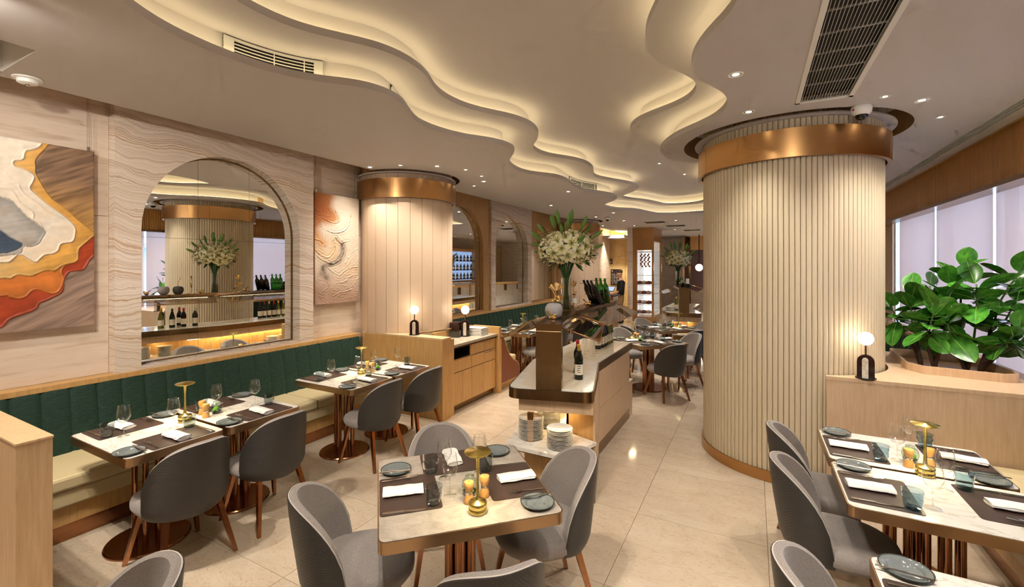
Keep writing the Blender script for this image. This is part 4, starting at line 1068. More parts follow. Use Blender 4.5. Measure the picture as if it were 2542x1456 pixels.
# ------------------------------------------------------------------ dining chairs
def shell_point(phi, v, off):
    """point on the wrap-round back: phi across (radians), v 0 bottom .. 1 top, off inwards"""
    P = rad(94); k = abs(phi)/P
    zt = .355+.465*math.sqrt(max(0.0, 1-k**2.5)); zb = .345+.03*k
    if zt < zb+.02: zt = zb+.02
    z = zb+(zt-zb)*v
    rx, ry = .247-off, .215-off
    g = max(0, (z-.36)/.46)
    lean = .075*g**1.15*max(0, math.cos(phi))
    tuck = .05*(1-min(1, (z-.34)/.10))**2 if z < .44 else 0
    round_ = .018*g**4
    s = 1-tuck/.265-round_/.265
    return (rx*s*math.sin(phi), -.045-ry*s*math.cos(phi)-lean, z)
def make_chair(quilt='quilt_dark'):
    t = thing('dining_chair', 'x', 'chair')
    NU, NV = 28, 12; P = rad(94)
    phis = [P*(2*i/NU-1) for i in range(NU+1)]; vs = [j/NV for j in range(NV+1)]
    def slab(o0, o1, name, mat, rim=0.0):
        m = MB()
        A_ = [[shell_point(p, v, o0) for p in phis] for v in vs]; B_ = [[shell_point(p, v, o1) for p in phis] for v in vs]
        m.grid(A_); m.grid([r[::-1] for r in B_])
        def mid(a, b, d):
            return [((x+X)/2, (y+Y_)/2, (z+Z)/2+d) for (x, y, z), (X, Y_, Z) in zip(a, b)]
        tp = mid(A_[-1], B_[-1], rim); m.grid([A_[-1], tp]); m.grid([tp, B_[-1]])
        m.grid([B_[0], A_[0]])
        for j in (0, NU):
            ca = [r[j] for r in A_]; cb = [r[j] for r in B_]; m.grid([cb, ca] if j == 0 else [ca, cb])
        me = m.mesh(name, mat, True)
        uv = me.uv_layers.new(name='UVMap'); k = NU+1
        for lp in me.loops:
            i = lp.vertex_index
            if i < k*(NV+1): uv.data[lp.index].uv = ((i % k)/NU, (i//k)/NV)
        me.set_sharp_from_angle(angle=rad(60))
        return link(name, me, t)
    slab(0, .010, 'back_shell', quilt)
    slab(.010, .046, 'back_cushion', 'fabric_grey', .012)
    e = [shell_point(p, 1, .008) for p in phis]; MB().tube([(x, y, z+.002) for x, y, z in e], .0035, 6).build('piping', 'piping_grey', t, smooth=True)
    # seat: domed pad on a rounded plan
    def ringp(s, z): return [(.243*s*abs(math.cos(a))**.85*(1 if math.cos(a) > 0 else -1), .022+.262*s*abs(math.sin(a))**.85*(1 if math.sin(a) > 0 else -1), z) for a in [2*PI*i/36 for i in range(36)]]
    rows = [ringp(.80, .365), ringp(.93, .375), ringp(.995, .40), ringp(1.0, .425), ringp(.965, .448), ringp(.88, .462), ringp(.6, .468), ringp(.25, .467), ringp(.02, .466)]
    m = MB().grid(rows, True); m.add(ringp(.80, .365), [tuple(range(35, -1, -1))]); m.add(ringp(.02, .466), [tuple(range(36))]); m.build('seat', 'fabric_grey', t, smooth=True)
    for sx in (-1, 1):
        for sy in (-1, 1):
            a = Vector((.15*sx, .015+.15*sy, .375)); b = Vector((.215*sx, .0+.235*sy, 0)); m = MB(); vs_ = []
            for p, w in ((a, .017), (b, .0105)): vs_ += [(p.x-w, p.y-w, p.z), (p.x+w, p.y-w, p.z), (p.x+w, p.y+w, p.z), (p.x-w, p.y+w, p.z)]
            m.add(vs_, [(0, 1, 2, 3), (7, 6, 5, 4), (0, 4, 5, 1), (1, 5, 6, 2), (2, 6, 7, 3), (3, 7, 4, 0)]); m.build('leg', 'copper_leg', t)
    return t
def chair(x, y, face, label, navy=False):
    """face: direction the sitter looks, degrees from +y clockwise"""
    return place('chair_navy' if navy else 'chair', lambda: make_chair('quilt_navy' if navy else 'quilt_dark'), (x, y, 0), -rad(face), label, 'round-backed dining chairs')
chair(-3.31, 1.56, -90, 'dark backed grey chair at the nearest left banquette table')
chair(-3.31, 2.15, -90, 'dark backed grey chair at the second left banquette table')
chair(-3.32, 3.26, -90, 'dark backed grey chair at the third left banquette table')
chair(-3.31, 3.88, -90, 'dark backed grey chair beside the golden timber partition')
q_ = .7071
chair(-1.39-.37, 1.99-.37, 45, 'grey chair tucked in at the left of the square centre table')
chair(-1.39+.33, 1.99+.36, -135, 'grey chair tucked in at the right of the square centre table')
chair(-1.39-.33, 1.99+.31, 135, 'grey chair behind the square centre table')
chair(-1.39+.385, 1.99-.385, -45, 'grey chair at the near side of the centre table, cut by the frame')
chair(-1.97, .59, 190, 'light grey chair back cut off at the bottom left')
chair(.40, 3.60, 90, 'grey chair at the far window table, against the fluted column')
chair(.40, 3.0, 90, 'grey chair with patterned dark back at the near window table')
chair(.38, 2.0, 90, 'grey chair back cut off at the bottom right')
chair(-1.11, 6.82, -45, 'dark backed chair facing away at the square table beyond the buffet')
chair(-1.0, 7.66, -135, 'grey chair with navy outside right of the square table beyond the buffet', True)
chair(-1.92, 7.72, 135, 'grey chair behind the square table beyond the buffet')
chair(-1.9, 6.8, 45, 'grey chair between the buffet and the square table beyond it')
chair(-.99, 8.46, -45, 'navy backed chair at the farther square table', True)
chair(-1.9, 9.38, 135, 'grey chair behind the farther square table, below the meat showcase')
chair(-1.9, 8.45, 45, 'grey chair at the left of the farther square table')
chair(-1.0, 9.35, -135, 'grey chair at the right of the farther square table')
chair(-3.31, 7.15, -90, 'grey chair at the first table of the second banquette')
chair(-3.31, 7.75, -90, 'grey chair at the second table of the second banquette')
chair(-3.31, 8.95, -90, 'grey chair at the third table of the second banquette')
chair(-3.31, 9.55, -90, 'grey chair at the last table of the second banquette')

# ------------------------------------------------------------------ tables
def make_table(wx, wy, top, tubes, tr, rr, base_r=.245, edge='table_bronze'):
    t = thing('dining_table', 'x', 'table')
    pl_ = rounded([(-wx/2, -wy/2), (wx/2, -wy/2), (wx/2, wy/2), (-wx/2, wy/2)], .045, 5)
    MB().prism(pl_, .695, .748).build('edge_band', edge, t, auto=35)
    MB().prism(inset(pl_, .006), .735, .75).build('table_top', top, t)
    for k in range(tubes):
        a = 2*PI*k/tubes+.3; MB().cyl((rr*math.cos(a), rr*math.sin(a)), tr, .018, .695, 14).build('column_tube', 'copper', t, auto=40)
    MB().lathe([(base_r, 0), (base_r, .010), (base_r-.006, .018)], 40).build('base_plate', 'copper', t, auto=30)
    return t
def table(key, x, y, rz, label, **kw): return place(key, lambda: make_table(**kw), (x, y, 0), rz, label, 'bronze-edged dining tables')
BT = dict(wx=.83, wy=.583, top='marble_white', tubes=7, tr=.017, rr=.085)
CT = dict(wx=.855, wy=.855, top='marble_grey', tubes=6, tr=.028, rr=.062, base_r=.27)
table('bt', -3.745, 1.56, 0, 'nearest marble table at the left banquette', **BT)
table('bt', -3.745, 2.165, 0, 'second marble table at the left banquette', **BT)
table('bt', -3.745, 3.275, 0, 'third marble table at the left banquette', **BT)
table('bt', -3.745, 3.88, 0, 'fourth marble table at the left banquette, next to the partition', **BT)
table('ct', -1.39, 1.993, rad(45), 'square grey stone table in the centre foreground', **CT)
table('bt', .825, 3.60, 0, 'far marble table at the window bench on the right', **BT)
table('bt', .825, 2.995, 0, 'near marble table at the window bench on the right', **BT)
table('bt', .825, 1.995, 0, 'marble table corner cut off at the bottom right', **BT)
table('ct', -1.45, 7.23, rad(45), 'square stone table just beyond the buffet', **CT)
table('ct', -1.44, 8.93, rad(45), 'farther square stone table before the second buffet', **CT)
for k, y in enumerate((7.15, 7.755, 8.95, 9.555)):
    table('bt', -3.76, y, 0, ['first', 'second', 'third', 'last'][k]+' marble table at the second banquette', **BT)

# ------------------------------------------------------------------ table ware
ZT = .7505
def m_mat():
    t = thing('placemat', 'x', 'placemat')
    MB().prism(rounded([(-.19, 0), (.19, 0), (.19, .295), (-.19, .295)], .02, 4), 0, .003).build('mat', 'mat_brown', t); return t
def m_plate():
    t = thing('side_plate', 'x', 'plate')
    MB().lathe([(.0001, .004), (.050, .004), (.0545, .0065), (.0555, .0095), (.076, .0155), (.083, .0165), (.083, .0135), (.056, .002), (.05, 0)], 32, cap=False).build('dish', 'china_grey', t, smooth=True)
    MB().lathe([(.0795, .0162), (.082, .0182), (.0845, .0175), (.0835, .0135)], 32, cap=False).build('rim', 'china_rim', t, smooth=True); return t
def m_knife():
    t = thing('table_knife', 'x', 'knife')
    MB().add([(-.006, 0, 0), (.006, 0, 0), (.006, .10, 0), (-.006, .10, 0), (-.005, 0, .006), (.005, 0, .006), (.005, .10, .006), (-.005, .10, .006)],
             [(0, 3, 2, 1), (4, 5, 6, 7), (0, 1, 5, 4), (1, 2, 6, 5), (2, 3, 7, 6), (3, 0, 4, 7)]).build('handle', 'steel', t, bevel=.0015)
    MB().prism([(-.004, .10), (.005, .10), (.0085, .13), (.009, .18), (.004, .205), (-.004, .21)], .001, .003).build('blade', 'steel', t); return t
def m_fork():
    t = thing('table_fork', 'x', 'fork')
    def zz(y): return .004+.012*max(0, (y-.10)/.1)**1.0*(1-.3*max(0, (y-.17)/.04))
    h = [(-.0045, 0), (-.0025, .07), (-.003, .12), (-.012, .145), (.012, .145), (.003, .12), (.0025, .07), (.0045, 0)]
    m = MB().prism(h, 0, .003); m.v = [(x, y, z+zz(y)) for x, y, z in m.v]; m.build('handle', 'steel', t)
    m = MB()
    for k in range(4):
        x = -.0102+k*.0068; m2 = MB().prism([(x-.0016, .144), (x+.0016, .144), (x+.0011, .19), (x-.0011, .19)], 0, .0025); m.add([(a, b, c+zz(b)) for a, b, c in m2.v], m2.f)
    m.build('tines', 'steel', t); return t
def m_napkin():
    t = thing('napkin', 'x', 'napkin')
    rows = []
    for i in range(15):
        x = -.098+.196*i/14; r = []
        for k in range(14):                      # folded roll in section, flattened
            a = 2*PI*k/14; w = .046+.003*math.sin(x*60); hh = .011+.002*math.sin(x*47+1)
            r.append((x+.004*math.sin(a*2), w*math.cos(a)*(1+.08*math.sin(3*a)), max(0, .011+hh*math.sin(a))+ (.004 if k in (3, 4) else 0)))
        rows.append(r)
    m = MB().grid([q[::-1] for q in rows], True); m.add(rows[0], [tuple(range(14))]); m.add(rows[-1], [tuple(range(13, -1, -1))])
    m.build('roll', 'linen', t, smooth=True)
    fl_ = []
    for i in range(15):
        x = -.101+.202*i/14; fl_.append([(x, -.046-.002*math.sin(i), .010), (x, -.038, .0215+.001*math.sin(x*47)), (x, 0, .0255+.0015*math.sin(x*47+1)), (x, .030, .0235), (x, .043, .018+.002*math.sin(i*.9))])
    m = MB().grid(fl_); m.grid([[(x, y, z+.0025) for x, y, z in r] for r in fl_]); m.build('fold', 'linen', t, smooth=True); return t
def m_glass():
    t = thing('wine_glass', 'x', 'wine glass')
    MB().lathe([(.034, 0), (.033, .0015), (.012, .004), (.0045, .009), (.0036, .03), (.0036, .085), (.006, .095)], 20, cap=False).build('stem', 'clear_glass', t, smooth=True)
    MB().lathe([(.003, .094), (.016, .100), (.032, .115), (.040, .137), (.0405, .155), (.037, .185), (.0325, .212)], 24, cap=False).build('bowl', 'clear_glass', t, smooth=True)
    MB().lathe([(.0325, .2115), (.0332, .2128), (.0322, .2132), (.0316, .2118)], 24, cap=False).build('rim', 'clear_glass', t, smooth=True); return t
def m_tumbler(mat):
    t = thing('tumbler', 'x', 'tumbler'); r = random.Random(5); seg = 14; prof = [(.029, 0), (.033, .012), (.037, .032), (.040, .055), (.0415, .075), (.043, .09)]
    m = MB(); rows = []
    for j, (a, z) in enumerate(prof): rows.append([((a+(r.uniform(-.0025, .0025) if 0 < j < 5 else 0))*math.cos(2*PI*(i+.5*(j % 2))/seg), (a+(r.uniform(-.0025, .0025) if 0 < j < 5 else 0))*math.sin(2*PI*(i+.5*(j % 2))/seg), z) for i in range(seg)])
    tri = MB()
    for a, b in zip(rows, rows[1:]):
        k = len(tri.v); tri.v += a+b
        for i in range(seg): tri.f += [(k+i, k+(i+1) % seg, k+seg+i), (k+(i+1) % seg, k+seg+(i+1) % seg, k+seg+i)]
    tri.build('wall', mat, t)
    MB().lathe([(.0001, .0), (.029, 0), (.032, .010), (.0001, .013)], 14, cap=False).build('base', mat, t)
    MB().lathe([(.0425, .0895), (.0437, .0905), (.0425, .0915), (.0415, .0905)], 20, cap=False).build('rim', mat, t, smooth=True); return t
def m_lamp():
    t = thing('table_lamp', 'x', 'lamp')
    MB().lathe([(.040, 0), (.044, .003), (.044, .022), (.0425, .0235), (.044, .025), (.044, .046), (.041, .050), (.020, .053), (.011, .062), (.0085, .08), (.0065, .13)], 32).build('base', 'brass', t, auto=50)
    MB().lathe([(.0062, .13), (.0062, .19), (.010, .272), (.012, .276)], 16).build('stem', 'brass', t, auto=50)
    MB().lathe([(.012, .276), (.056, .277), (.064, .283), (.0645, .286), (.060, .289), (.018, .291), (.015, .2935), (.0001, .2935)], 36).build('shade', 'brass', t, auto=40)
    MB().lathe([(.016, .2755), (.050, .2765)], 28, cap=False).build('light_ring', 'lamp_glow', t); return t
def m_mill():
    t = thing('pepper_mill', 'x', 'mill')
    MB().lathe([(.024, 0), (.0255, .004), (.0245, .022), (.019, .040), (.0175, .047)], 20).build('body', 'wood_mill', t, auto=50)
    MB().lathe([(.018, .047), (.0185, .049), (.0185, .056), (.018, .058)], 20).build('band', 'chrome', t, auto=40)
    MB().lathe([(.0175, .058), (.020, .068), (.0245, .082), (.0255, .098), (.023, .105), (.006, .107), (.005, .104), (.0001, .104)], 20).build('head', 'wood_mill', t, auto=50); return t
def m_jar():
    t = thing('moss_jar', 'x', 'jar')
    MB().lathe([(.026, 0), (.034, .006), (.041, .03), (.042, .05), (.036, .072), (.024, .084), (.020, .090), (.023, .094)], 24, cap=True).build('glass', 'jar_glass', t, smooth=True)
    m = MB(); r = random.Random(2)
    for k in range(16):
        a, d = r.uniform(0, 6.28), r.uniform(0, .022); x, y, z = d*math.cos(a), d*math.sin(a), .03+r.uniform(-.008, .016); s_ = r.uniform(.008, .014)
        m.lathe([(.0001, -s_), (s_*.8, -s_*.6), (s_, 0), (s_*.8, s_*.6), (.0001, s_)], 7, (x, y, z))
    m.build('moss', 'moss', t); MB().lathe([(.024, .003), (.034, .012), (.034, .02), (.0001, .022)], 18).build('sand', 'black', t); return t

def put(key, maker, x, y, rz, label, group, z=ZT): return place(key, maker, (x, y, z), rz, label, group)
def setting(x, y, d, where, tumbler='smoke', skip='', lat=.02, jit=0):
    """x, y: point on the table edge before the sitter; d: direction inwards, degrees from +y clockwise"""
    a = rad(d); D = Vector((math.sin(a), math.cos(a))); R = Vector((math.cos(a), -math.sin(a))); rz = -a
    r = random.Random(hash((round(x*100), round(y*100))) % 9999)
    def at(l, k): l += r.uniform(-.006, .006); p = Vector((x, y))+R*(l+lat)+D*k; return p.x, p.y
    def tw(): return rz+rad(r.uniform(-4, 4))
    if 'm' not in skip: put('mat', m_mat, *at(.025, .008), rz, 'brown placemat '+where, 'brown leather placemats')
    if 'p' not in skip:
        put('plate', m_plate, *at(-.25, .10), 0, 'grey glazed side plate '+where, 'grey side plates')
        px, py = at(-.21, .0); put('bknife', m_knife_b, px, py, tw(), 'butter knife '+where, 'butter knives', ZT+.0185)
    if 'f' not in skip: put('fork', m_fork, *at(-.125, .02), tw(), 'fork '+where, 'forks', ZT+.0034)
    if 'n' not in skip: put('napkin', m_napkin, *at(.02, .125), rz+PI/2+rad(r.uniform(-7, 7)), 'folded white napkin '+where, 'white napkins', ZT+.0034)
    if 'k' not in skip: put('knife', m_knife, *at(.19, .02), tw(), 'table knife '+where, 'table knives', ZT+.0034)
    if 't' not in skip: put('tumbler_'+tumbler, lambda: m_tumbler(tumbler+'_glass'), *at(.165, .262), r.uniform(0, 6), ('smoky' if tumbler == 'smoke' else 'blue tinted')+' water tumbler '+where, 'rippled glass tumblers', ZT+.0036)
    if 'g' not in skip: put('glass', m_glass, *at(.105, .352), 0, 'wine glass '+where, 'wine glasses')
def m_knife_b():
    t = thing('butter_knife', 'x', 'knife')
    MB().box(-.0045, .0045, 0, .095, 0, .005).build('handle', 'steel', t, bevel=.0012)
    MB().prism([(-.003, .095), (.004, .095), (.008, .13), (.007, .17), (-.003, .18)], .001, .003).build('blade', 'steel', t); return t
def centre(x, y, mills, jar, where):
    put('lamp', m_lamp, x, y, 0, 'brass disc-topped table lamp '+where, 'brass table lamps')
    for k, p in enumerate(mills): put('mill', m_mill, *p, k, ('left' if k == 0 else 'right')+' wooden pepper mill by the lamp '+where, 'wooden mills')
    if jar: put('jar', m_jar, *jar, 0, 'glass jar of green moss by the lamp '+where, 'moss jars')
LT = (-4.155, -3.335)
for y, nm in ((1.56, 'nearest left banquette table'), (2.165, 'second left banquette table'), (3.275, 'third left banquette table'), (3.88, 'fourth left banquette table')):
    setting(LT[0], y, 90, 'on the bench side of the '+nm); setting(LT[1], y, -90, 'on the chair side of the '+nm)
centre(-3.77, 1.80, [(-3.72, 1.92), (-3.83, 1.95)], (-3.76, 2.02), 'on the nearest left tables')
centre(-3.74, 3.50, [(-3.70, 3.62), (-3.80, 3.64)], (-3.73, 3.73), 'on the farther left tables')
setting(-1.69, 1.69, 45, 'at the left of the centre table', lat=.01); setting(-1.09, 2.295, -135, 'at the right of the centre table', lat=-.07, skip='g'); setting(-1.69, 2.295, 135, 'at the back of the centre table', lat=-.03)
put('glass', m_glass, -1.36, 2.14, 0, 'wine glass behind the lamp at the right of the centre table', 'wine glasses')
centre(-1.155, 1.80, [(-1.235, 1.845), (-1.20, 1.935)], (-1.28, 1.92), 'on the square centre table')
for y, nm in ((3.60, 'far window table'), (2.995, 'near window table')):
    setting(.415, y, 90, 'on the aisle side of the '+nm, 'blue'); setting(1.235, y, -90, 'on the bench side of the '+nm, 'blue')
centre(.85, 3.30, [(.80, 3.39), (.91, 3.46)], (.83, 3.49), 'on the window tables')
setting(.415, 1.995, 90, 'on the cut off corner table', 'blue'); setting(1.235, 1.995, -90, 'on the far side of the cut off corner table', 'blue')
for (cx_, cy_, nm) in ((-1.45, 7.23, 'the square table beyond the buffet'), (-1.44, 8.93, 'the farther square table')):
    for d, w in ((-45, 'nearest edge'), (-135, 'right edge'), (135, 'back edge'), (45, 'left edge')):
        a = rad(d); setting(cx_-.4275*math.sin(a), cy_-.4275*math.cos(a), d, 'at the %s of %s' % (w, nm), lat=-.02)
centre(-1.68, 7.12, [(-1.60, 7.18), (-1.66, 7.24)], (-1.55, 7.10), 'on the square table beyond the buffet')
centre(-1.22, 8.86, [(-1.31, 8.92), (-1.28, 8.99)], (-1.36, 8.95), 'on the farther square table')
for y, nm in ((7.15, 'first table of the second banquette'), (7.755, 'second table of the second banquette'), (8.95, 'third table of the second banquette'), (9.555, 'last table of the second banquette')):
    setting(-4.17, y, 90, 'on the bench side of the '+nm, skip='fk'); setting(-3.35, y, -90, 'on the chair side of the '+nm, skip='fk')
centre(-3.78, 7.45, [(-3.72, 7.55)], (-3.80, 7.60), 'on the second banquette tables')
centre(-3.78, 9.25, [(-3.72, 9.35)], None, 'on the last banquette tables')

ORD = ['first', 'second', 'third', 'fourth', 'fifth', 'sixth', 'seventh', 'eighth', 'ninth', 'tenth', 'eleventh', 'twelfth', 'thirteenth', 'fourteenth', 'fifteenth', 'sixteenth', 'seventeenth', 'eighteenth', 'nineteenth', 'twentieth']
ORD += ['twenty-'+o_ for o_ in ORD[:9]]
# ------------------------------------------------------------------ globe lamps on marble feet
def m_globe():
    t = thing('globe_lamp', 'x', 'lamp')
    MB().lathe([(.058, 0), (.058, .008)], 28).build('foot', 'black', t, auto=40)
    def slab(x0, x1, w, h, y0, y1, mat, name):
        pts = [(x0, .008), (x1, .008)]+[((x0+x1)/2+(x1-x0)/2*math.cos(a), h-(x1-x0)/2+(x1-x0)/2*math.sin(a)) for a in np.linspace(0, PI, 16)]
        k = len(pts); MB().add([(x, y0, z) for x, z in pts]+[(x, y1, z) for x, z in pts], [tuple(range(k)), tuple(range(2*k-1, k-1, -1))]+[(i, i+k, (i+1) % k+k, (i+1) % k) for i in range(k)]).build(name, mat, t, auto=35)
    slab(-.048, .048, 0, .165, -.024, .012, 'marble_dark', 'dark_arch')
    slab(-.020, .014, 0, .145, -.042, -.024, 'marble_cream', 'pale_arch')
    MB().cyl((0, -.006), .006, .165, .232, 12).build('stem', 'bronze_dark', t, auto=40)
    t.scale = (1.2, 1.2, 1.2)
    k = [(.045*math.sin(a), .272-.045*math.cos(a)) for a in np.linspace(0.05, PI-.001, 16)]
    MB().lathe(k, 28).build('globe', 'globe_light', t, smooth=True)
    return t
put('globe', m_globe, -3.905, 4.555, rad(35), 'globe lamp on a pale and dark marble arch, on the golden partition', 'globe lamps', 1.02)
put('globe', m_globe, .815, 4.60, rad(-10), 'globe lamp on dark veined marble, on the planter counter', 'globe lamps', 1.0)
o = put('globe', m_globe, -3.70, 5.43, rad(30), 'globe lamp among menus on the service cabinet', 'globe lamps', .90); o.scale = (1.3, 1.3, 1.4)
# stack of menus and a wrapped glossy parcel on the cabinet
for k in range(14):
    m = thing('menu', 'white folded menu, '+ORD[13-k]+' from top of the stack on the service cabinet', 'menu', (-3.62+.004*math.sin(k*2.1), 5.62+.004*math.cos(k*1.7), .9005+k*.008), rad(3*math.sin(k)), 'stacked menus')
    MB().box(-.14, .14, -.10, .10, 0, .003).build('cover', 'paper', m); MB().box(-.135, .14, -.10, .098, .003, .006).build('page', 'sign_white', m)
gl = thing('glass_box', 'shiny dark gift box in clear wrap on the service cabinet', 'box', (-3.80, 5.33, .9005), rad(20))
MB().box(-.07, .07, -.09, .09, 0, .21).build('box', 'marble_dark', gl, bevel=.01)
MB().box(-.09, .09, -.11, .11, 0, .10).build('wrap', 'jar_glass', gl)

# ------------------------------------------------------------------ rubber plants in the planter
def leaf_mesh(L, W, curl, name='leaf'):
    m = MB(); rows = []; n = 12
    for i in range(n+1):
        t = i/n; w = W*math.sin(PI*min(1, t**1.1))**.6*(1 if t < 1 else 0); x = L*t; z = curl*L*(t**1.6)
        rows.append([(x, -w, z+.16*w), (x, -w*.5, z+.02*w), (x, 0, z), (x, w*.5, z+.02*w), (x, w, z+.16*w)])
    m.grid(rows); return m.mesh(name, 'leaf_green', True)
LM = [leaf_mesh(.205, .066, -.2), leaf_mesh(.18, .068, .05), leaf_mesh(.225, .07, -.4)]
RIB = [MB().tube([(L*t, 0, c*L*t**1.6+.001) for t in np.linspace(0, .97, 8)], [.003*(1-.8*t) for t in np.linspace(0, 1, 8)], 5).mesh('midrib', 'leaf_rib', True) for L, c in ((.205, -.2), (.18, .05), (.225, -.4))]
def rubber_plant(x, y, branches, label, seed):
    r = random.Random(seed)
    t = thing('rubber_plant', label, 'plant', (x, y, .985), 0, 'rubber plants in the timber planter')
    for bi, path in enumerate(branches):
        pts = catmull([(a, b, c) for a, b, c in path], .05, closed=False) if False else None
        P = [Vector(p) for p in path]; Q = []
        for i in range(len(P)-1):
            for k in range(4): Q.append(P[i].lerp(P[i+1], k/4)+Vector((r.uniform(-.004, .004), r.uniform(-.004, .004), 0)))
        Q.append(P[-1]); n = len(Q)
        cut = max(2, int(n*.45))
        MB().tube(Q[:cut+1], [.017*(1-.6*i/n) for i in range(cut+1)], 7).build('trunk', 'bark', t, smooth=True)
        MB().tube(Q[cut:], [.0085*(1-.5*i/n) for i in range(n-cut)], 6).build('stem', 'stem_green', t, smooth=True)
        nl = r.randint(12, 14); a0 = r.uniform(0, 6.28)
        for k in range(nl):
            f = k/(nl-1); idx = int(cut*1.45+(n-1-cut*1.45)*f); p = Q[min(n-1, idx)]
            az = a0+k*2.4; el = rad(-20+80*f**1.4+r.uniform(-22, 22)); kind = r.randrange(3)
            lf = link('leaf', LM[kind], t, p+Vector((math.cos(az), math.sin(az), .35))*.012); s_ = r.uniform(.95, 1.3)*(1-.1*f)
            lf.rotation_euler = Matrix.Rotation(az, 3, 'Z').to_4x4().to_3x3().to_euler() if False else (Matrix.Rotation(az, 3, 'Z') @ Matrix.Rotation(-el, 3, 'Y') @ Matrix.Rotation(rad(r.uniform(-50, 50)), 3, 'X')).to_euler()
            lf.scale = (s_, s_, s_); link('midrib', RIB[kind], lf)
    return t
rubber_plant(1.38, 5.46, [[(0, 0, 0), (-.03, .0, .2), (-.07, -.02, .42), (-.10, -.04, .68)], [(0, 0, 0), (-.04, .05, .16), (-.16, .06, .40), (-.22, .08, .60)]], 'rubber plant nearest the fluted column, leftmost of the four', 1)
rubber_plant(1.46, 5.42, [[(0, 0, 0), (.03, -.02, .2), (.08, -.05, .50), (.10, -.06, .86)], [(0, 0, 0), (-.05, -.05, .15), (-.08, -.16, .35), (-.06, -.22, .55)], [(0, 0, 0), (.04, .12, .3), (.02, .2, .75)]], 'rubber plant second from the fluted column, with the bright broad leaves', 2)
rubber_plant(1.67, 5.39, [[(0, 0, 0), (.02, -.03, .22), (.03, -.10, .52), (.02, -.12, .78)], [(0, 0, 0), (-.08, -.04, .16), (-.16, -.14, .36), (-.20, -.18, .62)], [(0, 0, 0), (-.03, .06, .4), (.0, .1, .92)]], 'rubber plant third from the column, with upright glossy leaves', 3)
rubber_plant(1.75, 5.40, [[(0, 0, 0), (.05, -.05, .12), (.2, -.14, .30), (.30, -.2, .55)], [(0, 0, 0), (.06, 0, .3), (.12, -.02, .62), (.22, -.06, .88)], [(0, 0, 0), (.12, .06, .3), (.26, .1, .62)], [(0, 0, 0), (.08, -.14, .2), (.14, -.26, .42)]], 'rubber plant at the right edge, rightmost of the four', 4)

# ------------------------------------------------------------------ lilies
def petal_mesh(L, W, name, curl):
    rows = []; n = 8
    for i in range(n+1):
        t = i/n; w = W*math.sin(PI*(.08+.92*t)**.8)**.8 if t < 1 else .0005; r = L*(t-.25*t**3); z = L*(.62*t-1.0*t**2.3)*curl
        rows.append([(r, -w, z+.25*w), (r, 0, z-.05*w), (r, w, z+.25*w)])
    return rows
def bloom_mesh(seed):
    r = random.Random(seed); m = MB()
    for k in range(6):
        rows = petal_mesh(.098*r.uniform(.92, 1.05), .0135 if k % 2 else .0175, 'p', r.uniform(.8, 1.25)); a = 2*PI*k/6+r.uniform(-.12, .12); ca, sa = math.cos(a), math.sin(a)
        m.grid([[(x*ca-y*sa, x*sa+y*ca, z+(.003 if k % 2 else 0)) for x, y, z in q] for q in rows])
    return m.mesh('lily_bloom', 'lily_petal', True)
BLOOMS = [bloom_mesh(k) for k in range(4)]
_m = MB()
for k in range(5): a = 2*PI*k/5; _m.tube([(0, 0, 0), (.012*math.cos(a), .012*math.sin(a), .04), (.024*math.cos(a), .024*math.sin(a), .058)], .0012, 4); _m.cbox((.024*math.cos(a), .024*math.sin(a), .06), (.007, .0025, .0025), a)
STAM = _m.mesh('stamens', 'stamen')
BUD = MB().lathe([(.004, 0), (.010, .02), (.015, .055), (.013, .085), (.004, .108), (.0005, .112)], 8).mesh('lily_bud', 'lily_bud', True)
def spear(L, W):
    rows = []
    for i in range(8):
        t = i/7; w = W*math.sin(PI*t)**.8+.0004; rows.append([(-w, .12*w, L*t), (0, -.02*L*t*t, L*t), (w, .12*w, L*t)])
    return MB().grid(rows).mesh('lily_leaf', 'lily_leaf', True)
SPEAR = spear(.15, .017)
def orient(o, d, spin):
    o.rotation_euler = (d.to_track_quat('Z', 'Y').to_matrix() @ Matrix.Rotation(spin, 3, 'Z')).to_euler()
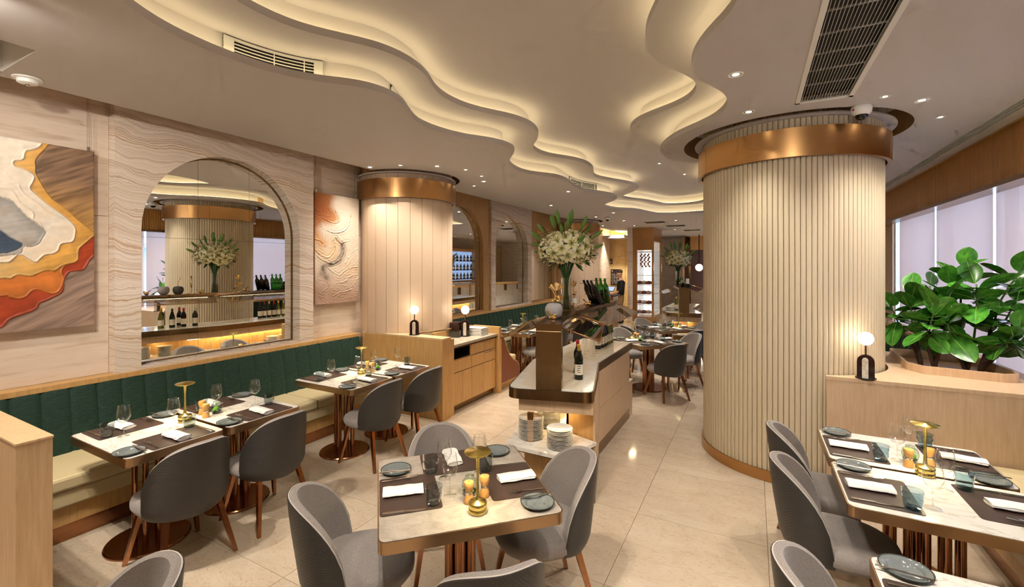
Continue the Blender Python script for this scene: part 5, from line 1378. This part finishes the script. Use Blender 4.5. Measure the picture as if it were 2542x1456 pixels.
def bouquet(x, y, z, label, vlabel, seed, s=1.0):
    r = random.Random(seed)
    v = thing('flower_vase', vlabel, 'vase', (x, y, z), 0, 'tall clear flower vases')
    MB().lathe([(.052, 0), (.054, .004), (.054, .34), (.0555, .345), (.052, .345), (.0515, .01), (.0001, .01)], 28, cap=False).build('glass', 'clear_glass', v, smooth=True)
    MB().lathe([(.0505, .012), (.0505, .16), (.0001, .16)], 24).build('water', 'jar_glass', v, smooth=True)
    b = thing('lily_bouquet', label, 'flowers', (x, y, z+.012), 0, 'white lily bouquets')
    C = Vector((0, 0, .64))
    for k in range(26):
        a = 2.4*k; d = .012+.03*math.sqrt((k % 13)/13); p0 = Vector((d*math.cos(a+1.9), d*math.sin(a+1.9), .0)); p1 = Vector((.028*math.cos(a), .028*math.sin(a), .34)); p2 = Vector((.12*math.cos(a), .12*math.sin(a), .60))
        MB().tube([p0, p1, p2], .0045, 5).build('stem', 'lily_leaf', b, smooth=True)
    n = 56
    for k in range(n):                                   # blooms over an oblate ball, tops left to buds
        u = 1-2*(k+.5)/n; th = k*2.39996; el = -.70+1.65*(k/n)
        d = Vector((math.cos(th)*math.cos(el), math.sin(th)*math.cos(el), math.sin(el)))
        p = C+Vector((d.x*.27, d.y*.27, d.z*.19))*r.uniform(.88, 1.05)
        bl = link('lily_bloom', BLOOMS[k % 4], b, p); orient(bl, (d+Vector((0, 0, .1 if el > 0 else -.1))).normalized(), r.uniform(0, 6)); sc_ = r.uniform(1.2, 1.5); bl.scale = (sc_,)*3
        link('stamens', STAM, bl)
    for k in range(19):
        th = k*2.39996+.7; el = .02+1.45*(k/19); d = Vector((math.cos(th)*math.cos(el), math.sin(th)*math.cos(el), math.sin(el)))
        p = C+Vector((d.x*.30, d.y*.30, d.z*.26)); bu = link('lily_bud', BUD, b, p); orient(bu, (d+Vector((0, 0, .35))).normalized(), 0); sc_ = r.uniform(1.1, 1.5); bu.scale = (sc_,)*3
        MB().tube([C*1.0+d*.06, p], .003, 5).build('bud_stem', 'lily_leaf', b)
    for k in range(46):
        th = k*2.39996+.2; el = -1.05+1.7*(k/46); d = Vector((math.cos(th)*math.cos(el), math.sin(th)*math.cos(el), math.sin(el)))
        lf = link('lily_leaf', SPEAR, b, C+Vector((d.x*.2, d.y*.2, d.z*.14-.02))); orient(lf, (d+Vector((r.uniform(-.3, .3), r.uniform(-.3, .3), r.uniform(-.1, .3)))).normalized(), r.uniform(0, 6)); sc_ = r.uniform(.6, 1.0); lf.scale = (sc_,)*3
    for k in range(9):
        th = k*.72; d = Vector((math.cos(th), math.sin(th), r.uniform(.1, 1.1))).normalized(); p = C+d*.2
        MB().tube([p, p+d*.14, p+d*.24+Vector((0, 0, .01))], .0022, 4).build('twig', 'bark', b)
    v.scale = b.scale = (s, s, s)
bouquet(-1.705, 4.35, 1.459, 'big white lily bouquet on the near gantry shelf', 'tall clear cylinder vase holding the near lilies', 3, .98)
bouquet(-1.545, 11.1, 1.459, 'far white lily bouquet beside the meat showcase', 'tall vase holding the far lilies', 5, .98)

# ------------------------------------------------------------------ ornaments on the gantry shelf
ZG = 1.46
def apple(x, y, mat, label, s=1.0, lean=.02):
    t = thing('apple_ornament', label, 'ornament', (x, y, ZG), 0, 'stone apple ornaments')
    MB().lathe([(.03, .0), (.052, .008), (.070, .035), (.078, .07), (.075, .10), (.058, .126), (.032, .134), (.014, .126), (.0001, .118)], 28).build('fruit', mat, t, smooth=True)
    MB().tube([(0, 0, .12), (.004, 0, .18), (lean, 0, .24), (lean*2, .01, .27)], [.004, .003, .003, .005], 6).build('stalk', 'gold', t, smooth=True); t.scale = (s,)*3
apple(-1.55, 3.66, 'apple_grey', 'light grey stone apple with gold stalk at the near shelf end'); apple(-1.61, 3.84, 'apple_dark', 'charcoal stone apple just behind the light grey one', .97, -.03)
def m_bird():
    t = thing('bird_ornament', 'x', 'ornament')
    MB().tube([(0, -.045, .03), (0, -.032, .034), (0, -.008, .03), (0, .018, .027), (0, .034, .032)], [.006, .02, .026, .02, .008], 10).build('body', 'gold', t, smooth=True)
    MB().lathe([(.0001, .038), (.012, .044), (.015, .054), (.010, .065), (.0001, .068)], 12, (0, -.036, 0)).build('head', 'gold', t, smooth=True)
    MB().tube([(0, -.048, .054), (0, -.062, .052)], [.005, .0008], 6).build('beak', 'gold', t)
    MB().prism([(-.006, .03), (.006, .03), (.012, .08), (-.012, .08)], 0, .006).build('tail', 'gold', t)
    t.children[-1].location = (0, .0, .026); t.children[-1].rotation_euler = (rad(38), 0, 0)
    MB().box(-.012, .012, -.016, .014, 0, .008).build('foot', 'gold', t); return t
for x, y, a, lab in ((-1.48, 3.46, 60, 'gold bird ornament in front of the grey stone apple'), (-1.77, 4.62, 90, 'gold bird ornament just beyond the lily vase'), (-1.66, 4.9, 70, 'gold bird ornament before the black bottle trio'),
                  (-1.72, 4.12, 200, 'gold bird ornament between ginkgo leaves and vase'), (-1.70, 5.82, 100, 'gold bird ornament at the far shelf end')):
    put('bird', m_bird, x, y, rad(a), lab, 'gold bird ornaments', ZG)
def ginkgo(x, y, rz, label):
    t = thing('ginkgo_ornament', label, 'ornament', (x, y, ZG), rz, 'gold ginkgo leaf ornaments')
    MB().lathe([(.05, 0), (.05, .010)], 20).build('base', 'gold', t, auto=40)
    for k, (px, pz, s_, tw) in enumerate(((0, .23, 1.15, 0), (.04, .13, .8, -.5), (-.03, .10, .6, .5))):
        MB().tube([(0, 0, .01), (px*.3, 0, pz*.5), (px, 0, pz)], .0028, 6).build('stalk', 'gold', t, smooth=True)
        rows = []
        for j in range(5):
            r_ = .012+.058*j/4*s_; rows.append([(px+r_*math.sin(a+tw), .010*math.sin(a*7)*j/4, pz-.01+r_*math.cos(a+tw)+(.004*math.cos(a*9) if j == 4 else 0)) for a in np.linspace(-1.15, 1.15, 22)])
        m = MB().grid(rows); m.grid([[(x_, y_+.002, z_) for x_, y_, z_ in q][::-1] for q in rows]); m.build('leaf', 'gold', t, smooth=True)
ginkgo(-1.67, 4.0, rad(20), 'gold ginkgo leaf ornament left of the lily vase'); ginkgo(-1.76, 4.72, rad(80), 'gold ginkgo leaf ornament right of the lily vase')
cn = thing('candle_holder', 'clear footed candle glass beside the lily vase', 'candle', (-1.63, 4.40, ZG))
MB().lathe([(.036, 0), (.036, .006), (.02, .02), (.02, .06), (.05, .075), (.05, .16)], 24, cap=False).build('glass', 'clear_glass', cn, smooth=True)
MB().lathe([(.034, .08), (.034, .13), (.0001, .13)], 18).build('candle', 'china_white', cn)
BOT = [(.0001, 0), (.036, 0), (.0375, .006), (.0375, .18), (.034, .205), (.020, .232), (.0145, .25), (.0140, .285), (.0155, .287), (.0155, .30), (.013, .302)]
HOCK = [(.0001, 0), (.038, 0), (.040, .006), (.0395, .14), (.034, .185), (.021, .235), (.0145, .262), (.014, .29), (.0155, .293), (.0155, .302), (.013, .305)]
def trio(x, y, rz, mat, label, tilt):
    t = thing('bottle_trio', label, 'ornament', (x, y, ZG), rz, 'leaning bottle trios')
    for k in (-1, 0, 1):
        b = MB().lathe(BOT, 18).build('bottle', mat, t, smooth=True, loc=(k*.078, .06, .004+.036*math.sin(rad(tilt)))); b.rotation_euler = (rad(tilt), 0, 0)
    for z in (.11, .26):
        MB().tube([(-.12, .06-z*math.sin(rad(tilt))-.036, z*math.cos(rad(tilt))+.02), (.12, .06-z*math.sin(rad(tilt))-.036, z*math.cos(rad(tilt))+.02)], .003, 6).build('wire', 'black', t)
    MB().box(-.11, .11, -.05, .09, 0, .006).build('stand', 'black', t)
trio(-1.70, 5.20, rad(-38), 'bottle_black', 'three black bottles leaning together on the gantry shelf', 27)
trio(-1.70, 5.47, rad(-30), 'bottle_green', 'three green glass bottles standing behind the black trio', 8)
rk = thing('rock_ornament', 'black rugged stone ornament at the far end of the gantry shelf', 'ornament', (-1.70, 5.68, ZG))
m = MB(); rr_ = random.Random(4); rows = []
for j in range(9):
    rows.append([((.05+.02*rr_.uniform(-1, 1))*math.cos(2*PI*i/12)*(1.1-.06*j)*(.75 if j in (1, 2) else 1), (.10+.03*rr_.uniform(-1, 1))*math.sin(2*PI*i/12)*(1.05-.07*j), .155*j/8+.006*rr_.uniform(-1, 1)*(j > 0)) for i in range(12)])
m.grid(rows, True); m.add(rows[-1], [tuple(range(12))]); m.add(rows[0], [tuple(range(11, -1, -1))]); m.build('stone', 'black_gloss', rk)
MB().prism([(-.06, -.09), (.06, -.09), (.06, .09), (-.06, .09)], -.0005, .006).build('base', 'black', rk)

# bottles, flutes and plates on the buffet
def m_bottle(prof, glass_, foil):
    t = thing('wine_bottle', 'x', 'bottle')
    MB().lathe(prof, 20).build('glass', glass_, t, smooth=True)
    r = prof[3][0]+.0006
    MB().lathe([(r, .045), (r, .135)], 20, cap=False).build('label', 'label_cream', t, smooth=True)
    for k in range(4):
        a = -.5+.1*k; zz = .12-.018*k; rows = [[(r*1.005*math.cos(b), r*1.005*math.sin(b), z) for b in np.linspace(-PI/2-.45+.1*(k % 2), -PI/2+.45-.1*(k % 3), 6)] for z in (zz, zz+.005)]
        MB().grid(rows).build('print', 'ink', t)
    MB().lathe([(.0150, .225 if prof is HOCK else .24), (.0152, .286), (.0164, .288), (.0164, .304), (.0001, .306)], 16).build('foil', foil, t, smooth=True); return t
def bottle(x, y, prof, gl_, fo, label, z=.931, rz=.4):
    put('bottle_%d%s%s' % (prof is HOCK, gl_, fo), lambda: m_bottle(prof, gl_, fo), x, y, rz, label, 'wine bottles on the buffet', z)
NB = [(-1.34, 3.72, BOT, 'bottle_dark', 'foil_gold', 'green wine bottle with gold foil, nearest on the buffet'), (-1.43, 3.94, BOT, 'bottle_black', 'foil_red', 'red foiled wine bottle behind the nearest one on the buffet'),
      (-1.60, 3.60, HOCK, 'bottle_olive', 'foil_gold', 'olive wine bottle with gold foil, behind the bronze gantry post'), (-1.64, 3.74, HOCK, 'bottle_dark', 'foil_dark', 'dark foiled wine bottle, second behind the bronze post'),
      (-1.67, 3.89, BOT, 'bottle_black', 'foil_red', 'red foiled wine bottle, third behind the bronze post'), (-1.71, 4.04, BOT, 'bottle_dark', 'foil_cream', 'cream foiled wine bottle, fourth behind the bronze post'),
      (-1.63, 5.20, BOT, 'bottle_black', 'foil_dark', 'black bottle at the near end of the far wine row'), (-1.62, 5.295, BOT, 'bottle_black', 'foil_red', 'red foiled bottle second in the far wine row'),
      (-1.62, 5.39, HOCK, 'bottle_dark', 'foil_cream', 'orange-cream foiled bottle third in the far wine row'), (-1.625, 5.485, BOT, 'bottle_black', 'foil_red', 'red foiled bottle fourth in the far wine row'),
      (-1.62, 5.58, HOCK, 'bottle_olive', 'foil_gold', 'gold foiled bottle fifth in the far wine row'), (-1.62, 5.69, HOCK, 'bottle_olive', 'foil_cream', 'cream capped bottle last in the far wine row')]
for x, y, p, g_, f_, lab in NB: bottle(x, y, p, g_, f_, lab)
def m_flute():
    t = thing('champagne_flute', 'x', 'flute')
    MB().lathe([(.030, 0), (.029, .0015), (.008, .004), (.0038, .01), (.0034, .075), (.005, .085)], 16).build('stem', 'clear_glass', t, smooth=True)
    MB().lathe([(.004, .085), (.014, .10), (.022, .13), (.0245, .165), (.022, .215)], 18, cap=False).build('bowl', 'clear_glass', t, smooth=True); return t
for k, (x, y) in enumerate(((-1.60, 4.62), (-1.545, 4.74), (-1.65, 4.80), (-1.57, 4.90), (-1.69, 4.98), (-1.61, 5.02))):
    put('flute', m_flute, x, y, 0, 'champagne flute, %s of six on the buffet counted from the near end' % ['first', 'second', 'third', 'fourth', 'fifth', 'sixth'][k], 'champagne flutes on the buffet', .931)
def m_dinner():
    t = thing('dinner_plate', 'x', 'plate'); MB().lathe([(.0001, .006), (.066, .006), (.072, .008), (.100, .0145), (.103, .0165), (.103, .0140), (.072, .003), (.064, 0), (.0001, 0)], 32, cap=False).build('dish', 'china_white', t, smooth=True); return t
for x, y, n_, lab in ((-1.62, 3.34, 16, 'in the left front stack on the buffet lower shelf'), (-1.335, 3.27, 14, 'in the right front stack on the buffet lower shelf'), (-1.60, 3.66, 14, 'in the stack behind the front two on the lower shelf'),
                      (-1.86, 4.5, 9, 'in the stack at the bend of the buffet lower shelf'), (-1.86, 5.3, 9, 'in the fourth stack along the buffet lower shelf'), (-1.86, 5.55, 9, 'in the last stack along the buffet lower shelf')):
    for k in range(n_): put('dinner', m_dinner, x+.002*math.sin(k*2.3), y+.002*math.cos(k*1.9), k*.3, 'white plate, '+ORD[n_-1-k]+' from top '+lab, 'plates '+lab, .5005+k*.0105)
# second buffet: a few things on it
for x, y, f_, lab in ((-1.5, 10.5, 'foil_gold', 'wine bottle beside the post of the second buffet'),):
    bottle(x, y, HOCK, 'bottle_olive', f_, lab)
for k, (x, y) in enumerate(((-1.42, 10.55), (-1.36, 10.7), (-1.46, 10.8))): put('flute', m_flute, x, y, 0, 'champagne flute, %s of three on the second buffet' % ['nearest', 'middle', 'farthest'][k], 'champagne flutes on the second buffet', .931)
for k in range(9): put('dinner', m_dinner, -1.62, 10.42+.002*math.sin(k), 0, 'white plate, '+ORD[8-k]+' from top in the stack on the second buffet', 'plates on the second buffet', .9315+k*.0098)
for x, y, lab in ((-1.24, 10.28, 'left'), (-1.42, 10.9, 'right')):
    t = thing('pillar_candle', lab+' pillar candle in a black cup on the second gantry', 'candle', (x, y, ZG))
    MB().lathe([(.045, 0), (.045, .08), (.04, .08), (.04, .02), (.0001, .02)], 20, cap=False).build('cup', 'black', t, auto=40); MB().lathe([(.036, .02), (.036, .19), (.0001, .19)], 18).build('candle', 'china_white', t, auto=40)
sb = thing('flower_bowl', 'small green and white posy below the far lilies', 'flowers', (-1.38, 10.62, ZG))
MB().lathe([(.05, 0), (.07, .05), (.065, .08)], 20).build('bowl', 'smoke_glass', sb, smooth=True)
for k in range(26):
    a = k*2.4; e = .2+1.2*k/26; d = Vector((math.cos(a)*math.cos(e), math.sin(a)*math.cos(e), math.sin(e))); b_ = link('posy_leaf' if k % 3 else 'posy_bloom', SPEAR if k % 3 else BLOOMS[0], sb, d*.07+Vector((0, 0, .06))); orient(b_, d, k); b_.scale = (.7,)*3

# ------------------------------------------------------------------ meat showcase
mc = thing('meat_showcase', 'tall bronze framed glass showcase of hanging meats, brightly lit', 'showcase', (-3.56, 15.2, 0))
W_, D_ = .68, 1.5
MB().box(0, W_, 0, D_, 0, .22).build('plinth', 'bronze', mc); MB().box(0, W_, 0, D_, 2.75, 3.2).build('head', 'bronze', mc)
for a in ((0, .14, 0, .05), (W_-.06, W_, 0, .05), (W_-.05, W_, D_-.06, D_), (0, .06, D_-.06, D_)): MB().box(*a, .22, 2.75).build('frame_post', 'bronze', mc)
MB().box(.14, W_-.06, .0, .05, 2.45, 2.75).build('header_panel', 'bronze', mc)
MB().box(.02, .06, .06, D_-.06, .22, 2.75).build('lit_back', 'case_light', mc)
MB().box(.06, W_-.06, D_-.08, D_-.05, .22, 2.75).build('lit_back', 'case_light', mc)
MB().box(.14, W_-.06, .012, .02, .22, 2.45).build('glass_pane', 'window_glass', mc)
MB().box(W_-.03, W_-.022, .05, D_-.06, .22, 2.75).build('glass_pane', 'window_glass', mc)
for k in range(7): MB().cyl((.07+0*k, .2+k*.18), .012, .22, 2.75, 8).build('rod', 'steel', mc)
for z in (.30, .62, .95, 1.28, 1.60): MB().box(.08, W_-.07, .08, D_-.1, z, z+.012).build('shelf', 'steel', mc)
MB().box(.1, W_-.08, .2, .23, 2.38, 2.41).build('rail', 'steel', mc)
rm = random.Random(8)
for si, z in enumerate((.313, .633, .963, 1.293)):
    for k in range(3):
        t = thing('cured_meat', 'pink cured meat joint, %s on the %s showcase shelf' % (['left', 'middle', 'right'][k], ['lowest', 'second', 'third', 'top'][si]), 'meat', (-3.56+.20+k*.155, 15.33+.1*rm.random(), z), PI/2+rm.uniform(-.4, .4), 'meat joints in the showcase')
        MB().tube([(0, -.09, .06), (0, -.05, .07), (0, .03, .075), (0, .10, .06), (0, .14, .05)], [.02, .055, .065, .045, .012], 10).build('joint', 'meat' if (k+si) % 2 else 'meat_pale', t, smooth=True)
        MB().tube([(0, .13, .05), (0, .19, .045)], .010, 6).build('bone', 'china_white', t, smooth=True)
for k in range(3):
    t = thing('onion_string', 'hanging string of onions, %s in the showcase' % ['left', 'middle', 'right'][k], 'onions', (-3.56+.24+k*.12, 15.4, 1.85), 0, 'onion strings in the showcase')
    MB().tube([(0, 0, 0), (0, 0, .55)], .004, 5).build('string', 'wood_ash', t)
    for j in range(9): a = j*2.2; MB().lathe([(.0001, -.032), (.024, -.02), (.032, 0), (.02, .022), (.003, .04)], 10, (.03*math.cos(a), .03*math.sin(a), .06+j*.05)).build('onion', 'onion' if k else 'meat', t, smooth=True)
pr = struct('trim_1', MB().box(-3.74, -3.57, 15.2, 17.2, 0, 3.3), 'stone_wall')
# lobby signs
s1 = thing('directory_sign', 'dark floor directory sign headed 1 on the lit lobby wall', 'sign', (-4.86, 17.14, 1.18))
MB().box(0, .34, -.02, 0, 0, .62).build('board', 'sign_dark', s1)
MB().box(.052, .066, -.024, -.02, .51, .58).add([(.035, -.024, .56), (.052, -.024, .58), (.052, -.024, .565), (.035, -.024, .548)], [(0, 1, 2, 3)]).build('numeral', 'sign_white', s1)
for k in range(6):
    z = .42-k*.06
    MB().box(.04, .075, -.023, -.02, z, z+.018).build('lettering', 'sign_white', s1); MB().box(.11, .11+.05+.02*(k % 3), -.023, -.02, z, z+.016).build('lettering', 'sign_white', s1); MB().box(.21, .30-.02*(k % 2), -.023, -.02, z, z+.016).build('lettering', 'sign_white', s1)
for x in (.06, .19): MB().box(x, x+.03, -.023, -.02, .05, .075).build('lettering', 'sign_white', s1)
s2 = thing('restroom_sign', 'small black restroom sign with white figure above the directory', 'sign', (-4.92, 17.14, 2.0))
MB().box(0, .12, -.02, 0, 0, .2).build('board', 'black', s2)
MB().lathe([(.0001, -.014), (.014, 0), (.0001, .014)], 10, (.06, -.022, .165)).build('pictogram', 'sign_white', s2)
MB().add([(.03, -.023, .09), (.09, -.023, .09), (.06, -.023, .15)], [(0, 1, 2)]).build('pictogram', 'sign_white', s2); MB().box(.035, .085, -.023, -.02, .03, .075).build('pictogram', 'sign_white', s2)
# lobby cove light
lc = struct('trim_2', MB().box(-5.0, -4.1, 16.2, 17.1, 2.95, 3.05), 'ceiling_paint')
MB().box(-4.95, -4.15, 16.25, 17.05, 3.055, 3.06).build('cove_light', 'cove_strip', lc)
# host stand with tablets
hs = thing('host_stand', 'waiter station with tilted tablet screens beyond the buffet', 'stand', (-3.98, 13.32, 0))
MB().box(-.35, .35, -.3, .3, .0, 1.02).build('cabinet', 'bronze_dark', hs); MB().box(-.4, .4, -.35, .35, 1.02, 1.06).build('top', 'black', hs)
for x, rz in ((-.15, .3), (.16, -.2)):
    m = MB().box(-.14, .14, -.01, .01, 0, .2).build('tablet', 'black', hs, loc=(x, -.05, 1.16)); m.rotation_euler = (rad(-50), 0, rz)
    k = MB().box(-.13, .13, -.0115, -.010, .01, .19).build('screen', 'screen', m)
    MB().tube([(x, 0, 1.06), (x, -.02, 1.2)], .012, 8).build('arm', 'steel', hs)
MB().lathe([(.025, 1.06), (.025, 1.16), (.01, 1.19), (.01, 1.21)], 12, (.3, .1, 0)).build('dispenser', 'clear_glass', hs)

# ------------------------------------------------------------------ waiter
def skin_body(name, verts, edges, radii, mat, parent, root=0, sub=2):
    me = bpy.data.meshes.new(name); me.from_pydata(verts, edges, []); me.materials.append(MATS[mat])
    o = bpy.data.objects.new(name, me); COL.objects.link(o); o.parent = parent
    sk = o.modifiers.new('skin', 'SKIN'); sk.use_smooth_shade = True
    for i, r in enumerate(radii): me.skin_vertices[0].data[i].radius = (r, r) if not isinstance(r, tuple) else r
    me.skin_vertices[0].data[root].use_root = True
    s_ = o.modifiers.new('sub', 'SUBSURF'); s_.levels = s_.render_levels = sub; return o
wt = thing('person', 'waiter in black top and tan trousers seen side-on by the showcase', 'person', (-3.93, 15.0, 0), rad(112))
V = [(0, 0, .95), (0, .0, 1.12), (0, -.02, 1.32), (0, -.01, 1.45), (0, .0, 1.52), (0, .03, 1.61), (0, .02, 1.73),
     (-.17, -.02, 1.40), (-.22, -.02, 1.14), (-.17, .18, 1.02), (-.14, .26, 1.0), (.17, -.02, 1.40), (.22, -.02, 1.14), (.18, .16, 1.0), (.15, .25, .98),
     (-.09, 0, .90), (-.10, .03, .50), (-.10, -.02, .09), (-.10, .13, .04), (.09, 0, .90), (.10, -.02, .50), (.10, -.08, .09), (.10, .07, .04)]
Ed = [(0, 1), (1, 2), (2, 3), (3, 4), (4, 5), (5, 6), (3, 7), (7, 8), (8, 9), (9, 10), (3, 11), (11, 12), (12, 13), (13, 14), (0, 15), (15, 16), (16, 17), (17, 18), (0, 19), (19, 20), (20, 21), (21, 22)]
Rd = [(.07, .06), (.12, .09), (.145, .10), (.10, .08), .048, .10, .115, .065, .05, .036, .03, .065, .05, .036, .03, .05, .05, .042, .035, .05, .05, .042, .035]
bo = skin_body('body', V, Ed, Rd, 'skin', wt)
TV = [(0, 0, .84), V[1], V[2], (0, -.01, 1.44)]+[V[7], V[8], (-.19, .1, 1.07), V[11], V[12], (.2, .09, 1.06)]
skin_body('polo_shirt', TV, [(0, 1), (1, 2), (2, 3), (3, 4), (4, 5), (5, 6), (3, 7), (7, 8), (8, 9)], [(.185, .15), (.18, .145), (.19, .145), (.125, .105), .085, .062, .05, .075, .062, .05], 'cloth_black', wt)
skin_body('trousers', [(0, 0, 1.02), (0, 0, .93), (-.085, 0, .80), V[16], V[17], (.085, 0, .80), V[20], V[21]], [(0, 1), (1, 2), (2, 3), (3, 4), (1, 5), (5, 6), (6, 7)], [(.15, .12), (.15, .12), .12, .085, .065, .12, .085, .065], 'cloth_tan', wt, 0)
MB().lathe([(.086, 1.69), (.097, 1.72), (.092, 1.755), (.07, 1.79), (.03, 1.806), (.0001, 1.808)], 20, (0, .014, 0)).build('hair', 'hair', wt, smooth=True)
MB().lathe([(.0001, -.02), (.012, -.01), (.016, 0), (.0001, .022)], 8, (0, .118, 1.645)).build('nose', 'skin', wt, smooth=True)
for s_ in (-1, 1):
    MB().lathe([(.0001, -.011), (.011, 0), (.0001, .011)], 8, (s_*.034, .105, 1.67)).build('eye', 'black', wt, smooth=True)
    MB().lathe([(.0001, -.03), (.012, 0), (.0001, .03)], 8, (s_*.09, .02, 1.65)).build('ear', 'skin', wt, smooth=True)
    h = V[10] if s_ < 0 else V[14]
    for k in range(4): MB().tube([(h[0]+(k-1.5)*.017, h[1]+.01, h[2]), (h[0]+(k-1.5)*.018, h[1]+.05+.008*(k in (1, 2)), h[2]-.008), (h[0]+(k-1.5)*.017, h[1]+.075+.01*(k in (1, 2)), h[2]-.035)], [.010, .009, .007], 6).build('finger', 'skin', wt, smooth=True)
    MB().tube([(h[0]-s_*.025, h[1], h[2]), (h[0]-s_*.055, h[1]+.03, h[2]-.01)], [.011, .008], 6).build('thumb', 'skin', wt, smooth=True)
    f_ = V[18] if s_ < 0 else V[22]; MB().tube([(f_[0], f_[1]-.19, .05), (f_[0], f_[1]-.08, .05), (f_[0], f_[1]+.03, .04), (f_[0], f_[1]+.08, .03)], [.04, .05, .045, .025], 8).build('shoe', 'black', wt, smooth=True)
MB().box(-.022, .022, .112, .118, 1.60, 1.607).build('mouth', 'meat', wt)

# ------------------------------------------------------------------ far end of the room
mp_ = thing('mauve_wall_panel', 'mauve upholstered wall panel behind the pendant globe', 'panel', (-2.45, 21.5, 0)); MB().box(0, 2.1, 0, .05, .9, 2.75).build('panel', 'mauve', mp_); MB().box(-.06, 0, -.02, .05, .0, 3.2).build('edge', 'bronze_dark', mp_)
cy = thing('slat_canopy', 'slatted timber canopy above the mauve panel', 'canopy', (-2.38, 20.6, 2.62)); MB().box(0, 1.7, .02, .6, 0, .58).build('box', 'wood_soffit', cy)
for k in range(26): MB().box(.02+k*.065, .05+k*.065, 0, .02, 0, .5).build('slat', 'wood_gold', cy)
pg = thing('pendant_lamp', 'glowing amber pendant globe on a dark rod, far right of the gap', 'lamp', (-1.92, 19.6, 0))
MB().cyl((0, 0), .02, 1.95, 3.2, 10).build('rod', 'black', pg); MB().lathe([(.14*math.sin(a), 1.86-.14*math.cos(a)) for a in np.linspace(.05, PI-.05, 14)], 20).build('globe', 'globe_light', pg, smooth=True)
dr = tag(MB().box(-2.58, -2.5, 19.8, 21.5, 0, 3.2).build('dark_pier', 'bronze_dark'), 'dark metal pier beside the far lilies', 'pier')
# bar, seen only in the wall mirrors
br_ = thing('bar_counter', 'marble fronted bar counter with timber top, seen in the mirrors', 'bar', (.75, 13.2, 0))
MB().box(.05, .5, 0, 7.5, 0, 1.05).build('front', 'marble_white', br_); MB().box(-.1, .6, -.05, 7.55, 1.05, 1.13).build('top', 'wood_gold', br_, bevel=.01)
for k in range(6): MB().box(-.05, .05, .6+k*1.3, .68+k*1.3, .75, 1.05).build('bracket', 'bronze_dark', br_)
bb = thing('back_bar', 'blue lit back bar shelving full of bottles, seen in the mirrors', 'shelf', (2.0, 14.2, 0))
MB().box(.30, .36, 0, 4.2, .95, 2.6).build('lit_back', 'bar_light', bb); MB().box(0, .36, 0, 4.2, 0, .95).build('cabinet', 'wood_panel', bb)
for a in ((0, .36, -.08, 0, 0, 2.7), (0, .36, 4.2, 4.28, 0, 2.7), (0, .36, -.08, 4.28, 2.6, 2.72)): MB().box(*a).build('frame', 'wood_panel', bb)
for z in (1.3, 1.72, 2.14): MB().box(.02, .30, 0, 4.2, z, z+.03).build('shelf_board', 'bronze_dark', bb)
def m_spirit(mat):
    t = thing('spirit_bottle', 'x', 'bottle'); MB().lathe([(.0001, 0), (.038, 0), (.038, .15), (.03, .19), (.014, .215), (.014, .27)], 10).build('glass', mat, t, smooth=True)
    MB().lathe([(.0388, .04), (.0388, .12)], 10, cap=False).build('label', 'label_cream', t); MB().lathe([(.015, .25), (.015, .285), (.0001, .285)], 8).build('cap', 'foil_gold', t); return t
sp_ = ['bottle_clear', 'bottle_amber', 'bottle_dark', 'bottle_blue', 'bottle_olive']
for si, z in enumerate((1.331, 1.751, 2.171)):
    for k in range(28):
        mt = sp_[(k*7+si*3) % 5]; put('spirit_'+mt, lambda: m_spirit(mt), 2.14+.05*(k % 2), 14.35+k*.143, 0, '%s spirit bottle from the near end of the %s back bar shelf' % (ORD[k], ['lower', 'middle', 'upper'][si]), 'bottles on the %s back bar shelf' % ['lower', 'middle', 'upper'][si], z)
